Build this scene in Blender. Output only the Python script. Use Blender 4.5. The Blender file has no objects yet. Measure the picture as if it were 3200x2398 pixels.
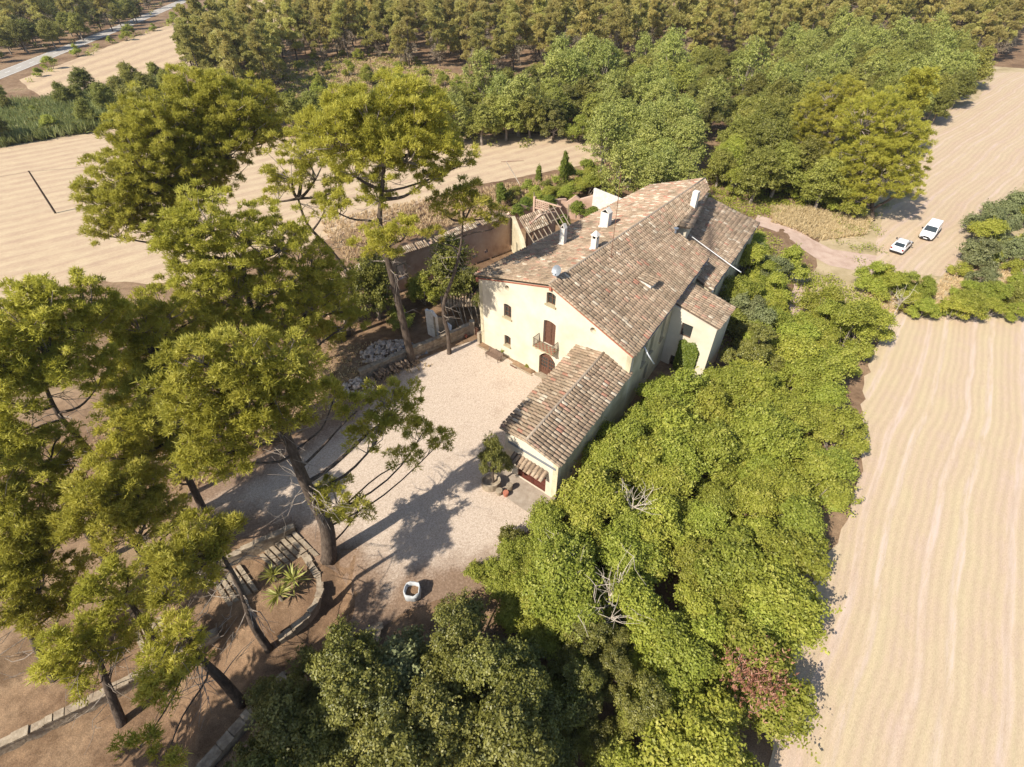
import bpy, math, random
import numpy as np
from mathutils import Vector, Matrix
from mathutils.geometry import delaunay_2d_cdt, tessellate_polygon

# ------------------------------------------------------------------ camera, sky, sun, exposure
SC = bpy.context.scene
COL = SC.collection
cam_d = bpy.data.cameras.new('camera'); cam = bpy.data.objects.new('camera', cam_d); COL.objects.link(cam)
cam_d.sensor_width = 36.0; cam_d.lens = 18.225; cam_d.clip_end = 6000
cam.location = (0, 0, 35); cam.rotation_euler = (math.radians(90 - 41.877), 0, 0)
SC.camera = cam
SUN_AZ, SUN_EL = 50.5, 42.5           # direction the light travels (from +Y towards +X) and height of the sun
W = bpy.data.worlds.new('World'); SC.world = W; W.use_nodes = True
nt = W.node_tree; bg = nt.nodes['Background']
sky = nt.nodes.new('ShaderNodeTexSky'); sky.sky_type = 'NISHITA'; sky.sun_disc = False
sky.sun_elevation = math.radians(SUN_EL); sky.sun_rotation = math.radians(SUN_AZ + 180)
nt.links.new(sky.outputs[0], bg.inputs[0]); bg.inputs[1].default_value = 0.102
sl = bpy.data.lights.new('sun', 'SUN'); sl.energy = 4.8; sl.angle = math.radians(0.53); sl.color = (1.0, 0.925, 0.80)
so = bpy.data.objects.new('sun', sl); COL.objects.link(so)
_a, _e = math.radians(SUN_AZ), math.radians(SUN_EL)
so.rotation_euler = Vector((math.sin(_a)*math.cos(_e), math.cos(_a)*math.cos(_e), -math.sin(_e))).to_track_quat('-Z', 'Y').to_euler()
so.location = (-60, -40, 80)
SC.view_settings.view_transform = 'Standard'; SC.view_settings.look = 'None'
SC.view_settings.exposure = 0.75; SC.view_settings.gamma = 1.0; SC.view_settings.use_curve_mapping = False
SC.render.engine = 'CYCLES'
SC.cycles.max_bounces = 6; SC.cycles.diffuse_bounces = 3; SC.cycles.transmission_bounces = 3; SC.cycles.transparent_max_bounces = 4

RNG = np.random.default_rng(7)
random.seed(7)

# ------------------------------------------------------------------ materials
def ramp(n, stops):
    cr = n.color_ramp
    while len(cr.elements) < len(stops): cr.elements.new(0.5)
    for e, (p, c) in zip(cr.elements, stops):
        e.position = p; e.color = (c[0], c[1], c[2], 1)
def newmat(name, rough=0.9, spec=0.2):
    m = bpy.data.materials.new(name); m.use_nodes = True
    b = m.node_tree.nodes['Principled BSDF']; b.inputs['Roughness'].default_value = rough
    b.inputs['Specular IOR Level'].default_value = spec
    return m, m.node_tree, b
def N(t, kind, **kw):
    n = t.nodes.new(kind)
    for k, v in kw.items():
        if k in n.inputs: n.inputs[k].default_value = v
        else: setattr(n, k, v)
    return n
def pmat(name, stops, scale=3.0, rough=0.9, bump=0.0, bscale=None, detail=6.0, spec=0.2, stretch=None, rot=0.0, metal=0.0, obj_var=0.0, stain=None):
    """noise-driven colour ramp with optional bump"""
    m, t, b = newmat(name, rough, spec)
    b.inputs['Metallic'].default_value = metal
    tc = N(t, 'ShaderNodeTexCoord'); mp = N(t, 'ShaderNodeMapping')
    mp.inputs['Rotation'].default_value = (0, 0, rot)
    if stretch: mp.inputs['Scale'].default_value = stretch
    t.links.new(tc.outputs['Object'], mp.inputs[0])
    no = N(t, 'ShaderNodeTexNoise', Scale=scale, Detail=detail, Roughness=0.62)
    t.links.new(mp.outputs[0], no.inputs['Vector'])
    r = N(t, 'ShaderNodeValToRGB'); ramp(r, stops); t.links.new(no.outputs['Fac'], r.inputs[0])
    out = r.outputs[0]
    if stain:      # broad weathering patches
        sn_ = N(t, 'ShaderNodeTexNoise', Scale=stain[0], Detail=5.0, Roughness=.6); t.links.new(tc.outputs['Object'], sn_.inputs['Vector'])
        sr_ = N(t, 'ShaderNodeValToRGB'); ramp(sr_, [(.32, stain[1]), (.62, (1.06, 1.05, 1.03))]); t.links.new(sn_.outputs['Fac'], sr_.inputs[0])
        sm_ = N(t, 'ShaderNodeMix', data_type='RGBA', blend_type='MULTIPLY'); sm_.inputs[0].default_value = 1; t.links.new(out, sm_.inputs[6]); t.links.new(sr_.outputs[0], sm_.inputs[7]); out = sm_.outputs[2]
    if obj_var:
        oi = N(t, 'ShaderNodeObjectInfo'); ma = N(t, 'ShaderNodeMapRange'); ma.inputs['To Min'].default_value = 1-obj_var; ma.inputs['To Max'].default_value = 1+obj_var
        t.links.new(oi.outputs['Random'], ma.inputs[0])
        hs = N(t, 'ShaderNodeHueSaturation'); t.links.new(ma.outputs[0], hs.inputs['Value']); t.links.new(out, hs.inputs['Color']); out = hs.outputs[0]
    t.links.new(out, b.inputs['Base Color'])
    if bump:
        n2 = N(t, 'ShaderNodeTexNoise', Scale=bscale or scale*4, Detail=4.0); t.links.new(mp.outputs[0], n2.inputs['Vector'])
        bp = N(t, 'ShaderNodeBump', Strength=bump, Distance=0.05); t.links.new(n2.outputs['Fac'], bp.inputs['Height']); t.links.new(bp.outputs[0], b.inputs['Normal'])
    return m
def flat(name, c, rough=0.6, spec=0.3, metal=0.0):
    return pmat(name, [(0.3, [v*0.88 for v in c]), (0.7, [min(1, v*1.1) for v in c])], 2.5, rough, spec=spec, metal=metal)
def leafmat(name, c0, c1, c2, trans=0.35, ov=0.18, hv=0.012, gloss=0.25):
    m = bpy.data.materials.new(name); m.use_nodes = True; t = m.node_tree
    b = t.nodes['Principled BSDF']; o = t.nodes['Material Output']
    b.inputs['Roughness'].default_value = 0.5; b.inputs['Specular IOR Level'].default_value = gloss
    at = N(t, 'ShaderNodeAttribute'); at.attribute_name = 'tint'
    r = N(t, 'ShaderNodeValToRGB'); ramp(r, [(0.0, c0), (0.5, c1), (1.0, c2)]); t.links.new(at.outputs['Fac'], r.inputs[0])
    oi = N(t, 'ShaderNodeObjectInfo'); hs = N(t, 'ShaderNodeHueSaturation')
    m1 = N(t, 'ShaderNodeMapRange'); m1.inputs['To Min'].default_value = 1-ov; m1.inputs['To Max'].default_value = 1+ov
    t.links.new(oi.outputs['Random'], m1.inputs[0]); t.links.new(m1.outputs[0], hs.inputs['Value'])
    mm = N(t, 'ShaderNodeMath', operation='MULTIPLY'); mm.inputs[1].default_value = 7.31; t.links.new(oi.outputs['Random'], mm.inputs[0])
    fr = N(t, 'ShaderNodeMath', operation='FRACT'); t.links.new(mm.outputs[0], fr.inputs[0])
    m2 = N(t, 'ShaderNodeMapRange'); m2.inputs['To Min'].default_value = 0.5-hv; m2.inputs['To Max'].default_value = 0.5+hv
    t.links.new(fr.outputs[0], m2.inputs[0]); t.links.new(m2.outputs[0], hs.inputs['Hue'])
    t.links.new(r.outputs[0], hs.inputs['Color'])
    t.links.new(hs.outputs[0], b.inputs['Base Color'])
    tr = N(t, 'ShaderNodeBsdfTranslucent'); t.links.new(hs.outputs[0], tr.inputs[0])
    mx = N(t, 'ShaderNodeMixShader'); mx.inputs[0].default_value = trans
    t.links.new(b.outputs[0], mx.inputs[1]); t.links.new(tr.outputs[0], mx.inputs[2]); t.links.new(mx.outputs[0], o.inputs[0])
    return m

M = {}
M['plaster'] = pmat('cream_plaster', [(0.2, (.52, .465, .375)), (0.5, (.575, .52, .425)), (0.8, (.61, .555, .455))], 0.9, .95, .12, 9, stain=(.35, (.86, .84, .79)))
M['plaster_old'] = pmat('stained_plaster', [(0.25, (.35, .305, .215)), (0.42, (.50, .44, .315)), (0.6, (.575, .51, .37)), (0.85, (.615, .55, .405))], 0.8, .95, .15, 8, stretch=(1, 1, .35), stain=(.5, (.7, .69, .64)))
M['pink'] = pmat('pink_plaster', [(0.25, (.25, .16, .11)), (0.42, (.42, .28, .21)), (0.6, (.50, .36, .27)), (0.8, (.58, .45, .35))], 0.55, .95, .3, 7)
M['stone'] = pmat('rubble_stone', [(0.2, (.12, .09, .065)), (0.45, (.25, .195, .14)), (0.6, (.33, .27, .20)), (0.85, (.45, .38, .29))], 2.6, .95, .8, 6)
M['stone_light'] = pmat('pale_stone', [(0.25, (.19, .15, .105)), (0.55, (.32, .26, .19)), (0.85, (.43, .365, .285))], 3.2, .95, .5, 9, obj_var=.12)
M['deck'] = pmat('channel_tile', [(0.3, (.07, .05, .036)), (0.7, (.16, .115, .085))], 3.0, .95)
TILEC = [(.31, .225, .155), (.345, .252, .178), (.385, .288, .205), (.27, .195, .137), (.43, .335, .245), (.55, .46, .36), (.41, .255, .185), (.40, .205, .145), (.36, .255, .18)]
TM = []
for i, c in enumerate(TILEC):
    TM.append(pmat('roof_tile_clay_%d' % i, [(0.28, [v*.62 for v in c]), (0.45, [v*.88 for v in c]), (0.62, c), (0.82, [min(.75, v*1.25+.02) for v in c])], 5.0, .92, .35, 22, detail=8, stain=(.55, (.66, .68, .66))))
M['terracotta'] = pmat('terracotta_brick', [(0.3, (.30, .10, .065)), (0.7, (.42, .17, .11))], 4, .9)
M['mortar'] = pmat('ridge_mortar', [(0.3, (.22, .17, .125)), (0.6, (.32, .26, .20)), (0.8, (.44, .38, .31))], 4, .95, .4)
M['white'] = pmat('whitewash', [(0.3, (.52, .48, .43)), (0.6, (.66, .62, .56)), (0.9, (.72, .69, .64))], 2.5, .9, .15)
M['wood'] = pmat('brown_wood', [(0.3, (.085, .042, .028)), (0.7, (.15, .075, .05))], 4, .7, stretch=(6, 6, 1))
M['redwood'] = pmat('red_brown_door_wood', [(0.3, (.07, .022, .015)), (0.7, (.13, .04, .028))], 3, .6, stretch=(6, 6, 1))
M['oldwood'] = pmat('weathered_wood', [(0.3, (.16, .125, .09)), (0.7, (.34, .28, .21))], 5, .9, .3, stretch=(1, 1, 4))
M['benchwood'] = pmat('bench_wood', [(0.3, (.11, .07, .05)), (0.7, (.20, .135, .10))], 5, .8)
M['olive'] = pmat('olive_stone_trim', [(0.3, (.30, .25, .155)), (0.7, (.42, .355, .235))], 3, .9)
M['iron'] = flat('dark_iron', (.12, .10, .075), .6)
M['lead'] = flat('grey_metal', (.20, .22, .25), .45, .5, .3)
M['gutter'] = flat('blue_grey_gutter', (.07, .08, .12), .5, .5)
M['whitepipe'] = flat('pale_pipe', (.62, .63, .65), .4)
M['rust'] = flat('rusty_mast', (.14, .06, .035), .8)
M['dark'] = flat('dark_interior', (.012, .011, .010), .9)
m, t, b = newmat('window_glass', .08, .6); b.inputs['Base Color'].default_value = (.035, .038, .036, 1); M['glass'] = m
m, t, b = newmat('car_glass', .05, .7); b.inputs['Base Color'].default_value = (.03, .04, .045, 1); M['carglass'] = m
m, t, b = newmat('white_car_paint', .22, .5); b.inputs['Base Color'].default_value = (.78, .78, .79, 1); b.inputs['Coat Weight'].default_value = .5; M['carwhite'] = m
M['plastic'] = flat('black_plastic', (.02, .02, .022), .5)
M['tyre'] = flat('tyre_rubber', (.015, .015, .015), .85)
M['rim'] = flat('wheel_rim', (.45, .46, .47), .3, .5, .8)
M['lamp'] = flat('clear_lamp', (.55, .56, .58), .15, .6)
M['redlamp'] = flat('red_lamp', (.25, .012, .01), .2, .6)
M['bag'] = pmat('white_woven_bag', [(0.3, (.36, .37, .38)), (0.7, (.50, .51, .52))], 3, .8, .2)
M['bark'] = pmat('pine_bark', [(0.3, (.045, .032, .025)), (0.55, (.10, .075, .058)), (0.8, (.17, .135, .11))], 6, .95, .9, 14, stretch=(1, 1, .3))
M['twig'] = pmat('bare_twig', [(0.3, (.16, .125, .10)), (0.7, (.34, .29, .24))], 4, .95)
M['deadwood'] = pmat('pale_dead_wood', [(0.3, (.36, .30, .24)), (0.7, (.55, .48, .40))], 4, .9)
M['log'] = pmat('cut_log', [(0.3, (.14, .09, .06)), (0.7, (.34, .25, .17))], 5, .9, .3, obj_var=.3)
M['rubble'] = pmat('rubble', [(0.3, (.42, .32, .25)), (0.7, (.68, .59, .51))], 3, .95, .4)
M['needle'] = leafmat('pine_needles', (.27, .255, .036), (.45, .42, .066), (.60, .55, .12), .50, .10, .006)
M['needle_far'] = leafmat('wood_pine_needles', (.31, .28, .085), (.48, .43, .135), (.60, .53, .21), .48, .2, .014)
M['brown_needle'] = leafmat('dry_needles', (.22, .175, .115), (.33, .27, .19), (.44, .37, .28), .32, .15, .01)
M['bright'] = leafmat('bright_leaves', (.19, .215, .030), (.335, .36, .055), (.49, .475, .105), .44, .16, .012, .3)
M['oak'] = leafmat('dark_oak_leaves', (.085, .088, .014), (.165, .163, .030), (.31, .29, .075), .30, .2, .008, .5)
M['broad'] = leafmat('mid_green_leaves', (.15, .155, .024), (.255, .255, .048), (.39, .375, .10), .40, .32, .012, .35)
M['poplar'] = leafmat('pale_poplar_leaves', (.19, .22, .042), (.33, .35, .085), (.48, .48, .15), .40, .12, .008, .35)
M['olive_leaf'] = leafmat('grey_green_leaves', (.12, .135, .048), (.21, .225, .092), (.31, .32, .15), .3, .15, .010, .35)
M['ivy'] = leafmat('ivy_leaves', (.08, .115, .012), (.155, .195, .024), (.27, .30, .05), .34, .12, .008, .35)
M['yucca'] = leafmat('yucca_leaves', (.18, .19, .03), (.30, .30, .06), (.45, .43, .14), .25, .1, .008, .4)
M['reed'] = leafmat('reed_blades', (.12, .145, .035), (.21, .235, .075), (.34, .35, .16), .34, .1, .01, .3)
M['drygrass'] = leafmat('dry_grass_blades', (.46, .34, .18), (.60, .46, .27), (.70, .57, .36), .35, .08, .008, .2)
M['russet'] = leafmat('russet_seed_heads', (.22, .10, .06), (.32, .16, .10), (.42, .25, .17), .25, .1, .01)

def ground_mat():
    m, t, b = newmat('dry_earth', .97, .1)
    tc = N(t, 'ShaderNodeTexCoord')
    n1 = N(t, 'ShaderNodeTexNoise', Scale=.09, Detail=7.0, Roughness=.6); n2 = N(t, 'ShaderNodeTexNoise', Scale=1.1, Detail=8.0, Roughness=.7)
    n3 = N(t, 'ShaderNodeTexNoise', Scale=14.0, Detail=4.0)
    for n in (n1, n2, n3): t.links.new(tc.outputs['Object'], n.inputs['Vector'])
    r1 = N(t, 'ShaderNodeValToRGB'); ramp(r1, [(.28, (.13, .083, .055)), (.45, (.205, .138, .09)), (.6, (.29, .21, .14)), (.75, (.20, .165, .09))])
    r2 = N(t, 'ShaderNodeValToRGB'); ramp(r2, [(.25, (.45, .40, .36)), (.5, (.9, .86, .82)), (.72, (1.25, 1.2, 1.12))])
    r3 = N(t, 'ShaderNodeValToRGB'); ramp(r3, [(.3, (.7, .7, .7)), (.7, (1.25, 1.22, 1.18))])
    t.links.new(n1.outputs[0], r1.inputs[0]); t.links.new(n2.outputs[0], r2.inputs[0]); t.links.new(n3.outputs[0], r3.inputs[0])
    a = N(t, 'ShaderNodeMix', data_type='RGBA', blend_type='MULTIPLY'); a.inputs[0].default_value = 1
    c = N(t, 'ShaderNodeMix', data_type='RGBA', blend_type='MULTIPLY'); c.inputs[0].default_value = 1
    t.links.new(r1.outputs[0], a.inputs[6]); t.links.new(r2.outputs[0], a.inputs[7]); t.links.new(a.outputs[2], c.inputs[6]); t.links.new(r3.outputs[0], c.inputs[7])
    t.links.new(c.outputs[2], b.inputs['Base Color'])
    bp = N(t, 'ShaderNodeBump', Strength=.5, Distance=.06); t.links.new(n3.outputs[0], bp.inputs['Height']); t.links.new(bp.outputs[0], b.inputs['Normal'])
    return m
M['earth'] = ground_mat()
def gravel_mat():
    m, t, b = newmat('gravel_and_earth', .95, .15)
    tc = N(t, 'ShaderNodeTexCoord'); at = N(t, 'ShaderNodeAttribute'); at.attribute_name = 'tint'
    vo = N(t, 'ShaderNodeTexVoronoi', Scale=26.0); n1 = N(t, 'ShaderNodeTexNoise', Scale=.5, Detail=7.0, Roughness=.65); n2 = N(t, 'ShaderNodeTexNoise', Scale=6.0, Detail=6.0, Roughness=.7)
    for n in (vo, n1, n2): t.links.new(tc.outputs['Object'], n.inputs['Vector'])
    g = N(t, 'ShaderNodeValToRGB'); ramp(g, [(.1, (.34, .27, .21)), (.5, (.48, .40, .33)), (.9, (.59, .51, .435))]); t.links.new(vo.outputs['Color'], g.inputs[0])
    gv = N(t, 'ShaderNodeValToRGB'); ramp(gv, [(.25, (.72, .69, .65)), (.5, (1.0, .97, .94)), (.75, (1.12, 1.1, 1.08))]); t.links.new(n2.outputs[0], gv.inputs[0])
    gg = N(t, 'ShaderNodeMix', data_type='RGBA', blend_type='MULTIPLY'); gg.inputs[0].default_value = 1; t.links.new(g.outputs[0], gg.inputs[6]); t.links.new(gv.outputs[0], gg.inputs[7])
    e = N(t, 'ShaderNodeValToRGB'); ramp(e, [(.25, (.12, .078, .053)), (.55, (.235, .16, .11)), (.8, (.36, .27, .20))]); t.links.new(n2.outputs[0], e.inputs[0])
    ad = N(t, 'ShaderNodeMath', operation='ADD'); t.links.new(at.outputs['Fac'], ad.inputs[0]); t.links.new(n1.outputs[0], ad.inputs[1])
    ad2 = N(t, 'ShaderNodeMath', operation='MULTIPLY_ADD'); ad2.inputs[1].default_value = .35; t.links.new(n2.outputs[0], ad2.inputs[0]); t.links.new(ad.outputs[0], ad2.inputs[2])
    mr = N(t, 'ShaderNodeMapRange'); mr.inputs['From Min'].default_value = 1.05; mr.inputs['From Max'].default_value = 1.62; t.links.new(ad2.outputs[0], mr.inputs[0])
    mx = N(t, 'ShaderNodeMix', data_type='RGBA'); t.links.new(mr.outputs[0], mx.inputs[0]); t.links.new(e.outputs[0], mx.inputs[6]); t.links.new(gg.outputs[2], mx.inputs[7])
    t.links.new(mx.outputs[2], b.inputs['Base Color'])
    bp = N(t, 'ShaderNodeBump', Strength=.6, Distance=.03); t.links.new(vo.outputs['Distance'], bp.inputs['Height']); t.links.new(bp.outputs[0], b.inputs['Normal'])
    return m
M['gravel'] = gravel_mat()
def field_mat(name, ang, soil, straw, straw2, band, bandw, fine=9.0, off=0.0, tracks=None):
    """stubble: straw and bare soil in bands along the drilling direction"""
    m, t, b = newmat(name, .97, .1)
    tc = N(t, 'ShaderNodeTexCoord'); mp = N(t, 'ShaderNodeMapping'); mp.inputs['Rotation'].default_value = (0, 0, -ang); t.links.new(tc.outputs['Object'], mp.inputs[0])
    wn = N(t, 'ShaderNodeTexNoise', Scale=.05, Detail=3.0); t.links.new(mp.outputs[0], wn.inputs['Vector'])
    ms = N(t, 'ShaderNodeMapping'); ms.inputs['Scale'].default_value = (.12, 1.0, 1); t.links.new(mp.outputs[0], ms.inputs[0])
    st = N(t, 'ShaderNodeTexNoise', Scale=1.5, Detail=9.0, Roughness=.78); t.links.new(ms.outputs[0], st.inputs['Vector'])
    mf = N(t, 'ShaderNodeMapping'); mf.inputs['Scale'].default_value = (.38, 1.0, 1); mf.inputs['Rotation'].default_value = (0, 0, .25); t.links.new(mp.outputs[0], mf.inputs[0])
    fi = N(t, 'ShaderNodeTexNoise', Scale=fine, Detail=6.0, Roughness=.75); t.links.new(mf.outputs[0], fi.inputs['Vector'])
    pa = N(t, 'ShaderNodeTexNoise', Scale=.35, Detail=6.0, Roughness=.7); t.links.new(mp.outputs[0], pa.inputs['Vector'])
    sx = N(t, 'ShaderNodeSeparateXYZ'); t.links.new(mp.outputs[0], sx.inputs[0])
    wob = N(t, 'ShaderNodeMath', operation='MULTIPLY_ADD'); wob.inputs[1].default_value = 3.0; t.links.new(wn.outputs[0], wob.inputs[0]); t.links.new(sx.outputs['Y'], wob.inputs[2])
    sc = N(t, 'ShaderNodeMath', operation='MULTIPLY'); sc.inputs[1].default_value = 2*math.pi/band; t.links.new(wob.outputs[0], sc.inputs[0])
    sn = N(t, 'ShaderNodeMath', operation='SINE'); t.links.new(sc.outputs[0], sn.inputs[0])
    s1 = N(t, 'ShaderNodeMath', operation='MULTIPLY_ADD'); s1.inputs[1].default_value = bandw; s1.inputs[2].default_value = off; t.links.new(sn.outputs[0], s1.inputs[0])
    s2 = N(t, 'ShaderNodeMath', operation='ADD'); t.links.new(s1.outputs[0], s2.inputs[0]); t.links.new(st.outputs[0], s2.inputs[1])
    s3 = N(t, 'ShaderNodeMath', operation='MULTIPLY_ADD'); s3.inputs[1].default_value = .62; t.links.new(pa.outputs[0], s3.inputs[0]); t.links.new(s2.outputs[0], s3.inputs[2])
    r = N(t, 'ShaderNodeValToRGB'); ramp(r, [(.5, soil), (.72, straw), (.95, straw2)]); t.links.new(s3.outputs[0], r.inputs[0])
    r2 = N(t, 'ShaderNodeValToRGB'); ramp(r2, [(.3, (.80, .77, .74)), (.5, (1.0, .99, .98)), (.7, (1.1, 1.1, 1.1))]); t.links.new(fi.outputs[0], r2.inputs[0])
    mx = N(t, 'ShaderNodeMix', data_type='RGBA', blend_type='MULTIPLY'); mx.inputs[0].default_value = 1; t.links.new(r.outputs[0], mx.inputs[6]); t.links.new(r2.outputs[0], mx.inputs[7])
    out = mx.outputs[2]
    if tracks:      # paired wheel marks and fine drill lines
        fr = N(t, 'ShaderNodeMath', operation='DIVIDE'); fr.inputs[1].default_value = tracks[0]; t.links.new(wob.outputs[0], fr.inputs[0])
        f2 = N(t, 'ShaderNodeMath', operation='FRACT'); t.links.new(fr.outputs[0], f2.inputs[0])
        tr = N(t, 'ShaderNodeValToRGB'); g0, g1 = (0, 0, 0), (1, 1, 1); ramp(tr, [(.22, g0), (.25, g1), (.33, g1), (.37, g0), (.58, g0), (.62, g1), (.70, g1), (.73, g0)]); t.links.new(f2.outputs[0], tr.inputs[0])
        dl = N(t, 'ShaderNodeMath', operation='MULTIPLY'); dl.inputs[1].default_value = 2*math.pi/tracks[1]; t.links.new(wob.outputs[0], dl.inputs[0])
        ds = N(t, 'ShaderNodeMath', operation='SINE'); t.links.new(dl.outputs[0], ds.inputs[0])
        dm = N(t, 'ShaderNodeMapRange'); dm.inputs['From Min'].default_value = -1; dm.inputs['To Min'].default_value = .93; dm.inputs['To Max'].default_value = 1.02; t.links.new(ds.outputs[0], dm.inputs[0])
        pm = N(t, 'ShaderNodeMapRange'); pm.inputs['From Min'].default_value = .42; pm.inputs['From Max'].default_value = .62; t.links.new(st.outputs[0], pm.inputs[0])
        tf = N(t, 'ShaderNodeMath', operation='MULTIPLY'); t.links.new(tr.outputs[0], tf.inputs[0]); t.links.new(pm.outputs[0], tf.inputs[1])
        mt = N(t, 'ShaderNodeMix', data_type='RGBA'); t.links.new(tf.outputs[0], mt.inputs[0]); t.links.new(out, mt.inputs[6]); mt.inputs[7].default_value = (*tracks[2], 1)
        mv = N(t, 'ShaderNodeVectorMath', operation='SCALE'); t.links.new(mt.outputs[2], mv.inputs[0]); t.links.new(dm.outputs[0], mv.inputs['Scale']); out = mv.outputs[0]
    t.links.new(out, b.inputs['Base Color'])
    bp = N(t, 'ShaderNodeBump', Strength=.5, Distance=.08); t.links.new(fi.outputs[0], bp.inputs['Height']); t.links.new(bp.outputs[0], b.inputs['Normal'])
    return m

# ------------------------------------------------------------------ mesh and object helpers
def tag(o, label=None, cat=None, group=None, kind=None):
    if label: o['label'] = label
    if cat: o['category'] = cat
    if group: o['group'] = group
    if kind: o['kind'] = kind
    return o
def link(o, parent=None):
    COL.objects.link(o)
    if parent is not None:
        o.parent = parent
        o.matrix_parent_inverse = ROOTINV.get(parent.name, Matrix())
    return o
ROOTINV = {}
def thing(name, loc, label=None, cat=None, group=None, local=False, rz=0.0):
    o = bpy.data.objects.new(name, None); COL.objects.link(o); o.location = loc; o.empty_display_size = .3
    o.rotation_euler = (0, 0, rz)
    ROOTINV[o.name] = Matrix() if local else Matrix.Translation(-Vector(loc))
    return tag(o, label, cat, group)
class MB:
    def __init__(s): s.v = []; s.f = []; s.m = []
    def add(s, vs, fs, mi=0):
        k = len(s.v); s.v += [tuple(p) for p in vs]
        for f in fs: s.f.append(tuple(i+k for i in f)); s.m.append(mi)
        return s
    def quad(s, a, b, c, d, mi=0): return s.add([a, b, c, d], [(0, 1, 2, 3)], mi)
    def hexa(s, p, mi=0):
        """eight corners: bottom four counter-clockwise, top four above them"""
        return s.add(p, [(3, 2, 1, 0), (4, 5, 6, 7), (0, 1, 5, 4), (1, 2, 6, 5), (2, 3, 7, 6), (3, 0, 4, 7)], mi)
    def box(s, o, ax, ay, az, x0, x1, y0, y1, z0, z1, mi=0):
        o = Vector(o); ax = Vector(ax); ay = Vector(ay); az = Vector(az)
        P = lambda x, y, z: o + ax*x + ay*y + az*z
        return s.hexa([P(x0, y0, z0), P(x1, y0, z0), P(x1, y1, z0), P(x0, y1, z0), P(x0, y0, z1), P(x1, y0, z1), P(x1, y1, z1), P(x0, y1, z1)], mi)
    def abox(s, x0, x1, y0, y1, z0, z1, mi=0): return s.box((0, 0, 0), (1, 0, 0), (0, 1, 0), (0, 0, 1), x0, x1, y0, y1, z0, z1, mi)
    def tube(s, pts, rad, n=6, mi=0, cap=True):
        pts = [Vector(p) for p in pts]; rad = rad if hasattr(rad, '__len__') else [rad]*len(pts)
        k = len(s.v); ref = Vector((0.31, .9, .28))
        for i, p in enumerate(pts):
            d = (pts[min(i+1, len(pts)-1)] - pts[max(i-1, 0)]).normalized()
            r = ref if abs(d.dot(ref)) < .92 else Vector((1, 0, 0))
            a = d.cross(r).normalized(); b = d.cross(a)
            for j in range(n):
                w = 2*math.pi*j/n; s.v.append(tuple(p + (a*math.cos(w) + b*math.sin(w))*rad[i]))
        for i in range(len(pts)-1):
            for j in range(n):
                j2 = (j+1) % n; s.f.append((k+i*n+j, k+i*n+j2, k+(i+1)*n+j2, k+(i+1)*n+j)); s.m.append(mi)
        if cap:
            s.f.append(tuple(k+j for j in range(n))[::-1]); s.m.append(mi)
            e = k+(len(pts)-1)*n; s.f.append(tuple(e+j for j in range(n))); s.m.append(mi)
        return s
    def build(s, name, mats, parent=None, smooth=False):
        me = bpy.data.meshes.new(name); me.from_pydata(s.v, [], s.f)
        mats = mats if isinstance(mats, (list, tuple)) else [mats]
        for m in mats: me.materials.append(m)
        if len(mats) > 1: me.polygons.foreach_set('material_index', s.m)
        if smooth: me.polygons.foreach_set('use_smooth', [True]*len(me.polygons))
        me.update()
        return link(bpy.data.objects.new(name, me), parent)
def np_mesh(name, V, F, mats, tint=None, midx=None, smooth=False):
    """V (n,3), F (m,k) uniform polygon size"""
    V = np.asarray(V, np.float32); F = np.asarray(F, np.int32)
    me = bpy.data.meshes.new(name); k = F.shape[1]
    me.vertices.add(len(V)); me.vertices.foreach_set('co', V.ravel())
    me.loops.add(F.size); me.loops.foreach_set('vertex_index', F.ravel())
    me.polygons.add(len(F)); me.polygons.foreach_set('loop_start', np.arange(0, F.size, k, dtype=np.int32))
    for m in (mats if isinstance(mats, (list, tuple)) else [mats]): me.materials.append(m)
    if midx is not None: me.polygons.foreach_set('material_index', np.asarray(midx, np.int32))
    if smooth: me.polygons.foreach_set('use_smooth', np.ones(len(F), bool))
    if tint is not None:
        a = me.attributes.new('tint', 'FLOAT', 'POINT'); a.data.foreach_set('value', np.asarray(tint, np.float32))
    me.update(calc_edges=True)
    return me
def obj(name, me, parent=None): return link(bpy.data.objects.new(name, me), parent)
def inpoly(P, poly):
    P = np.asarray(P); x, y = P[:, 0], P[:, 1]; r = np.zeros(len(P), bool); q = np.asarray(poly); n = len(q)
    for i in range(n):
        x0, y0 = q[i]; x1, y1 = q[(i+1) % n]
        if y0 == y1: continue
        c = ((y0 > y) != (y1 > y)) & (x < (x1-x0)*(y-y0)/(y1-y0)+x0); r ^= c
    return r
def edgedist(P, poly):
    P = np.asarray(P, float); q = np.asarray(poly, float); best = np.full(len(P), 1e9)
    for i in range(len(q)):
        a = q[i]; d = q[(i+1) % len(q)] - a; s = np.clip(((P-a) @ d)/(d @ d), 0, 1)
        best = np.minimum(best, np.linalg.norm(P-a-s[:, None]*d, axis=1))
    return best
def scatter(poly, sp, rng, jit=.42):
    q = np.asarray(poly); x0, y0 = q.min(0); x1, y1 = q.max(0); out = []
    row = 0; y = y0
    while y <= y1:
        xs = np.arange(x0 + (row % 2)*sp/2, x1+sp, sp); p = np.stack([xs, np.full(len(xs), y)], 1); out.append(p + rng.uniform(-jit, jit, p.shape)*sp); y += sp*.87; row += 1
    P = np.concatenate(out); return P[inpoly(P, poly)]

def inview(x, y, z=2.0, m=.10):
    """rough test whether a point lies in the picture, used to leave out what the photograph shows nothing of"""
    c_, s_ = .7446, .6675; d = y*c_+(35-z)*s_
    if d < 1: return False
    u = x/d*1620/3200; v = (-y*s_+(35-z)*c_)/d*1620/2398
    return abs(u) < .5+m and -.5-m < v < .5+m

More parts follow.
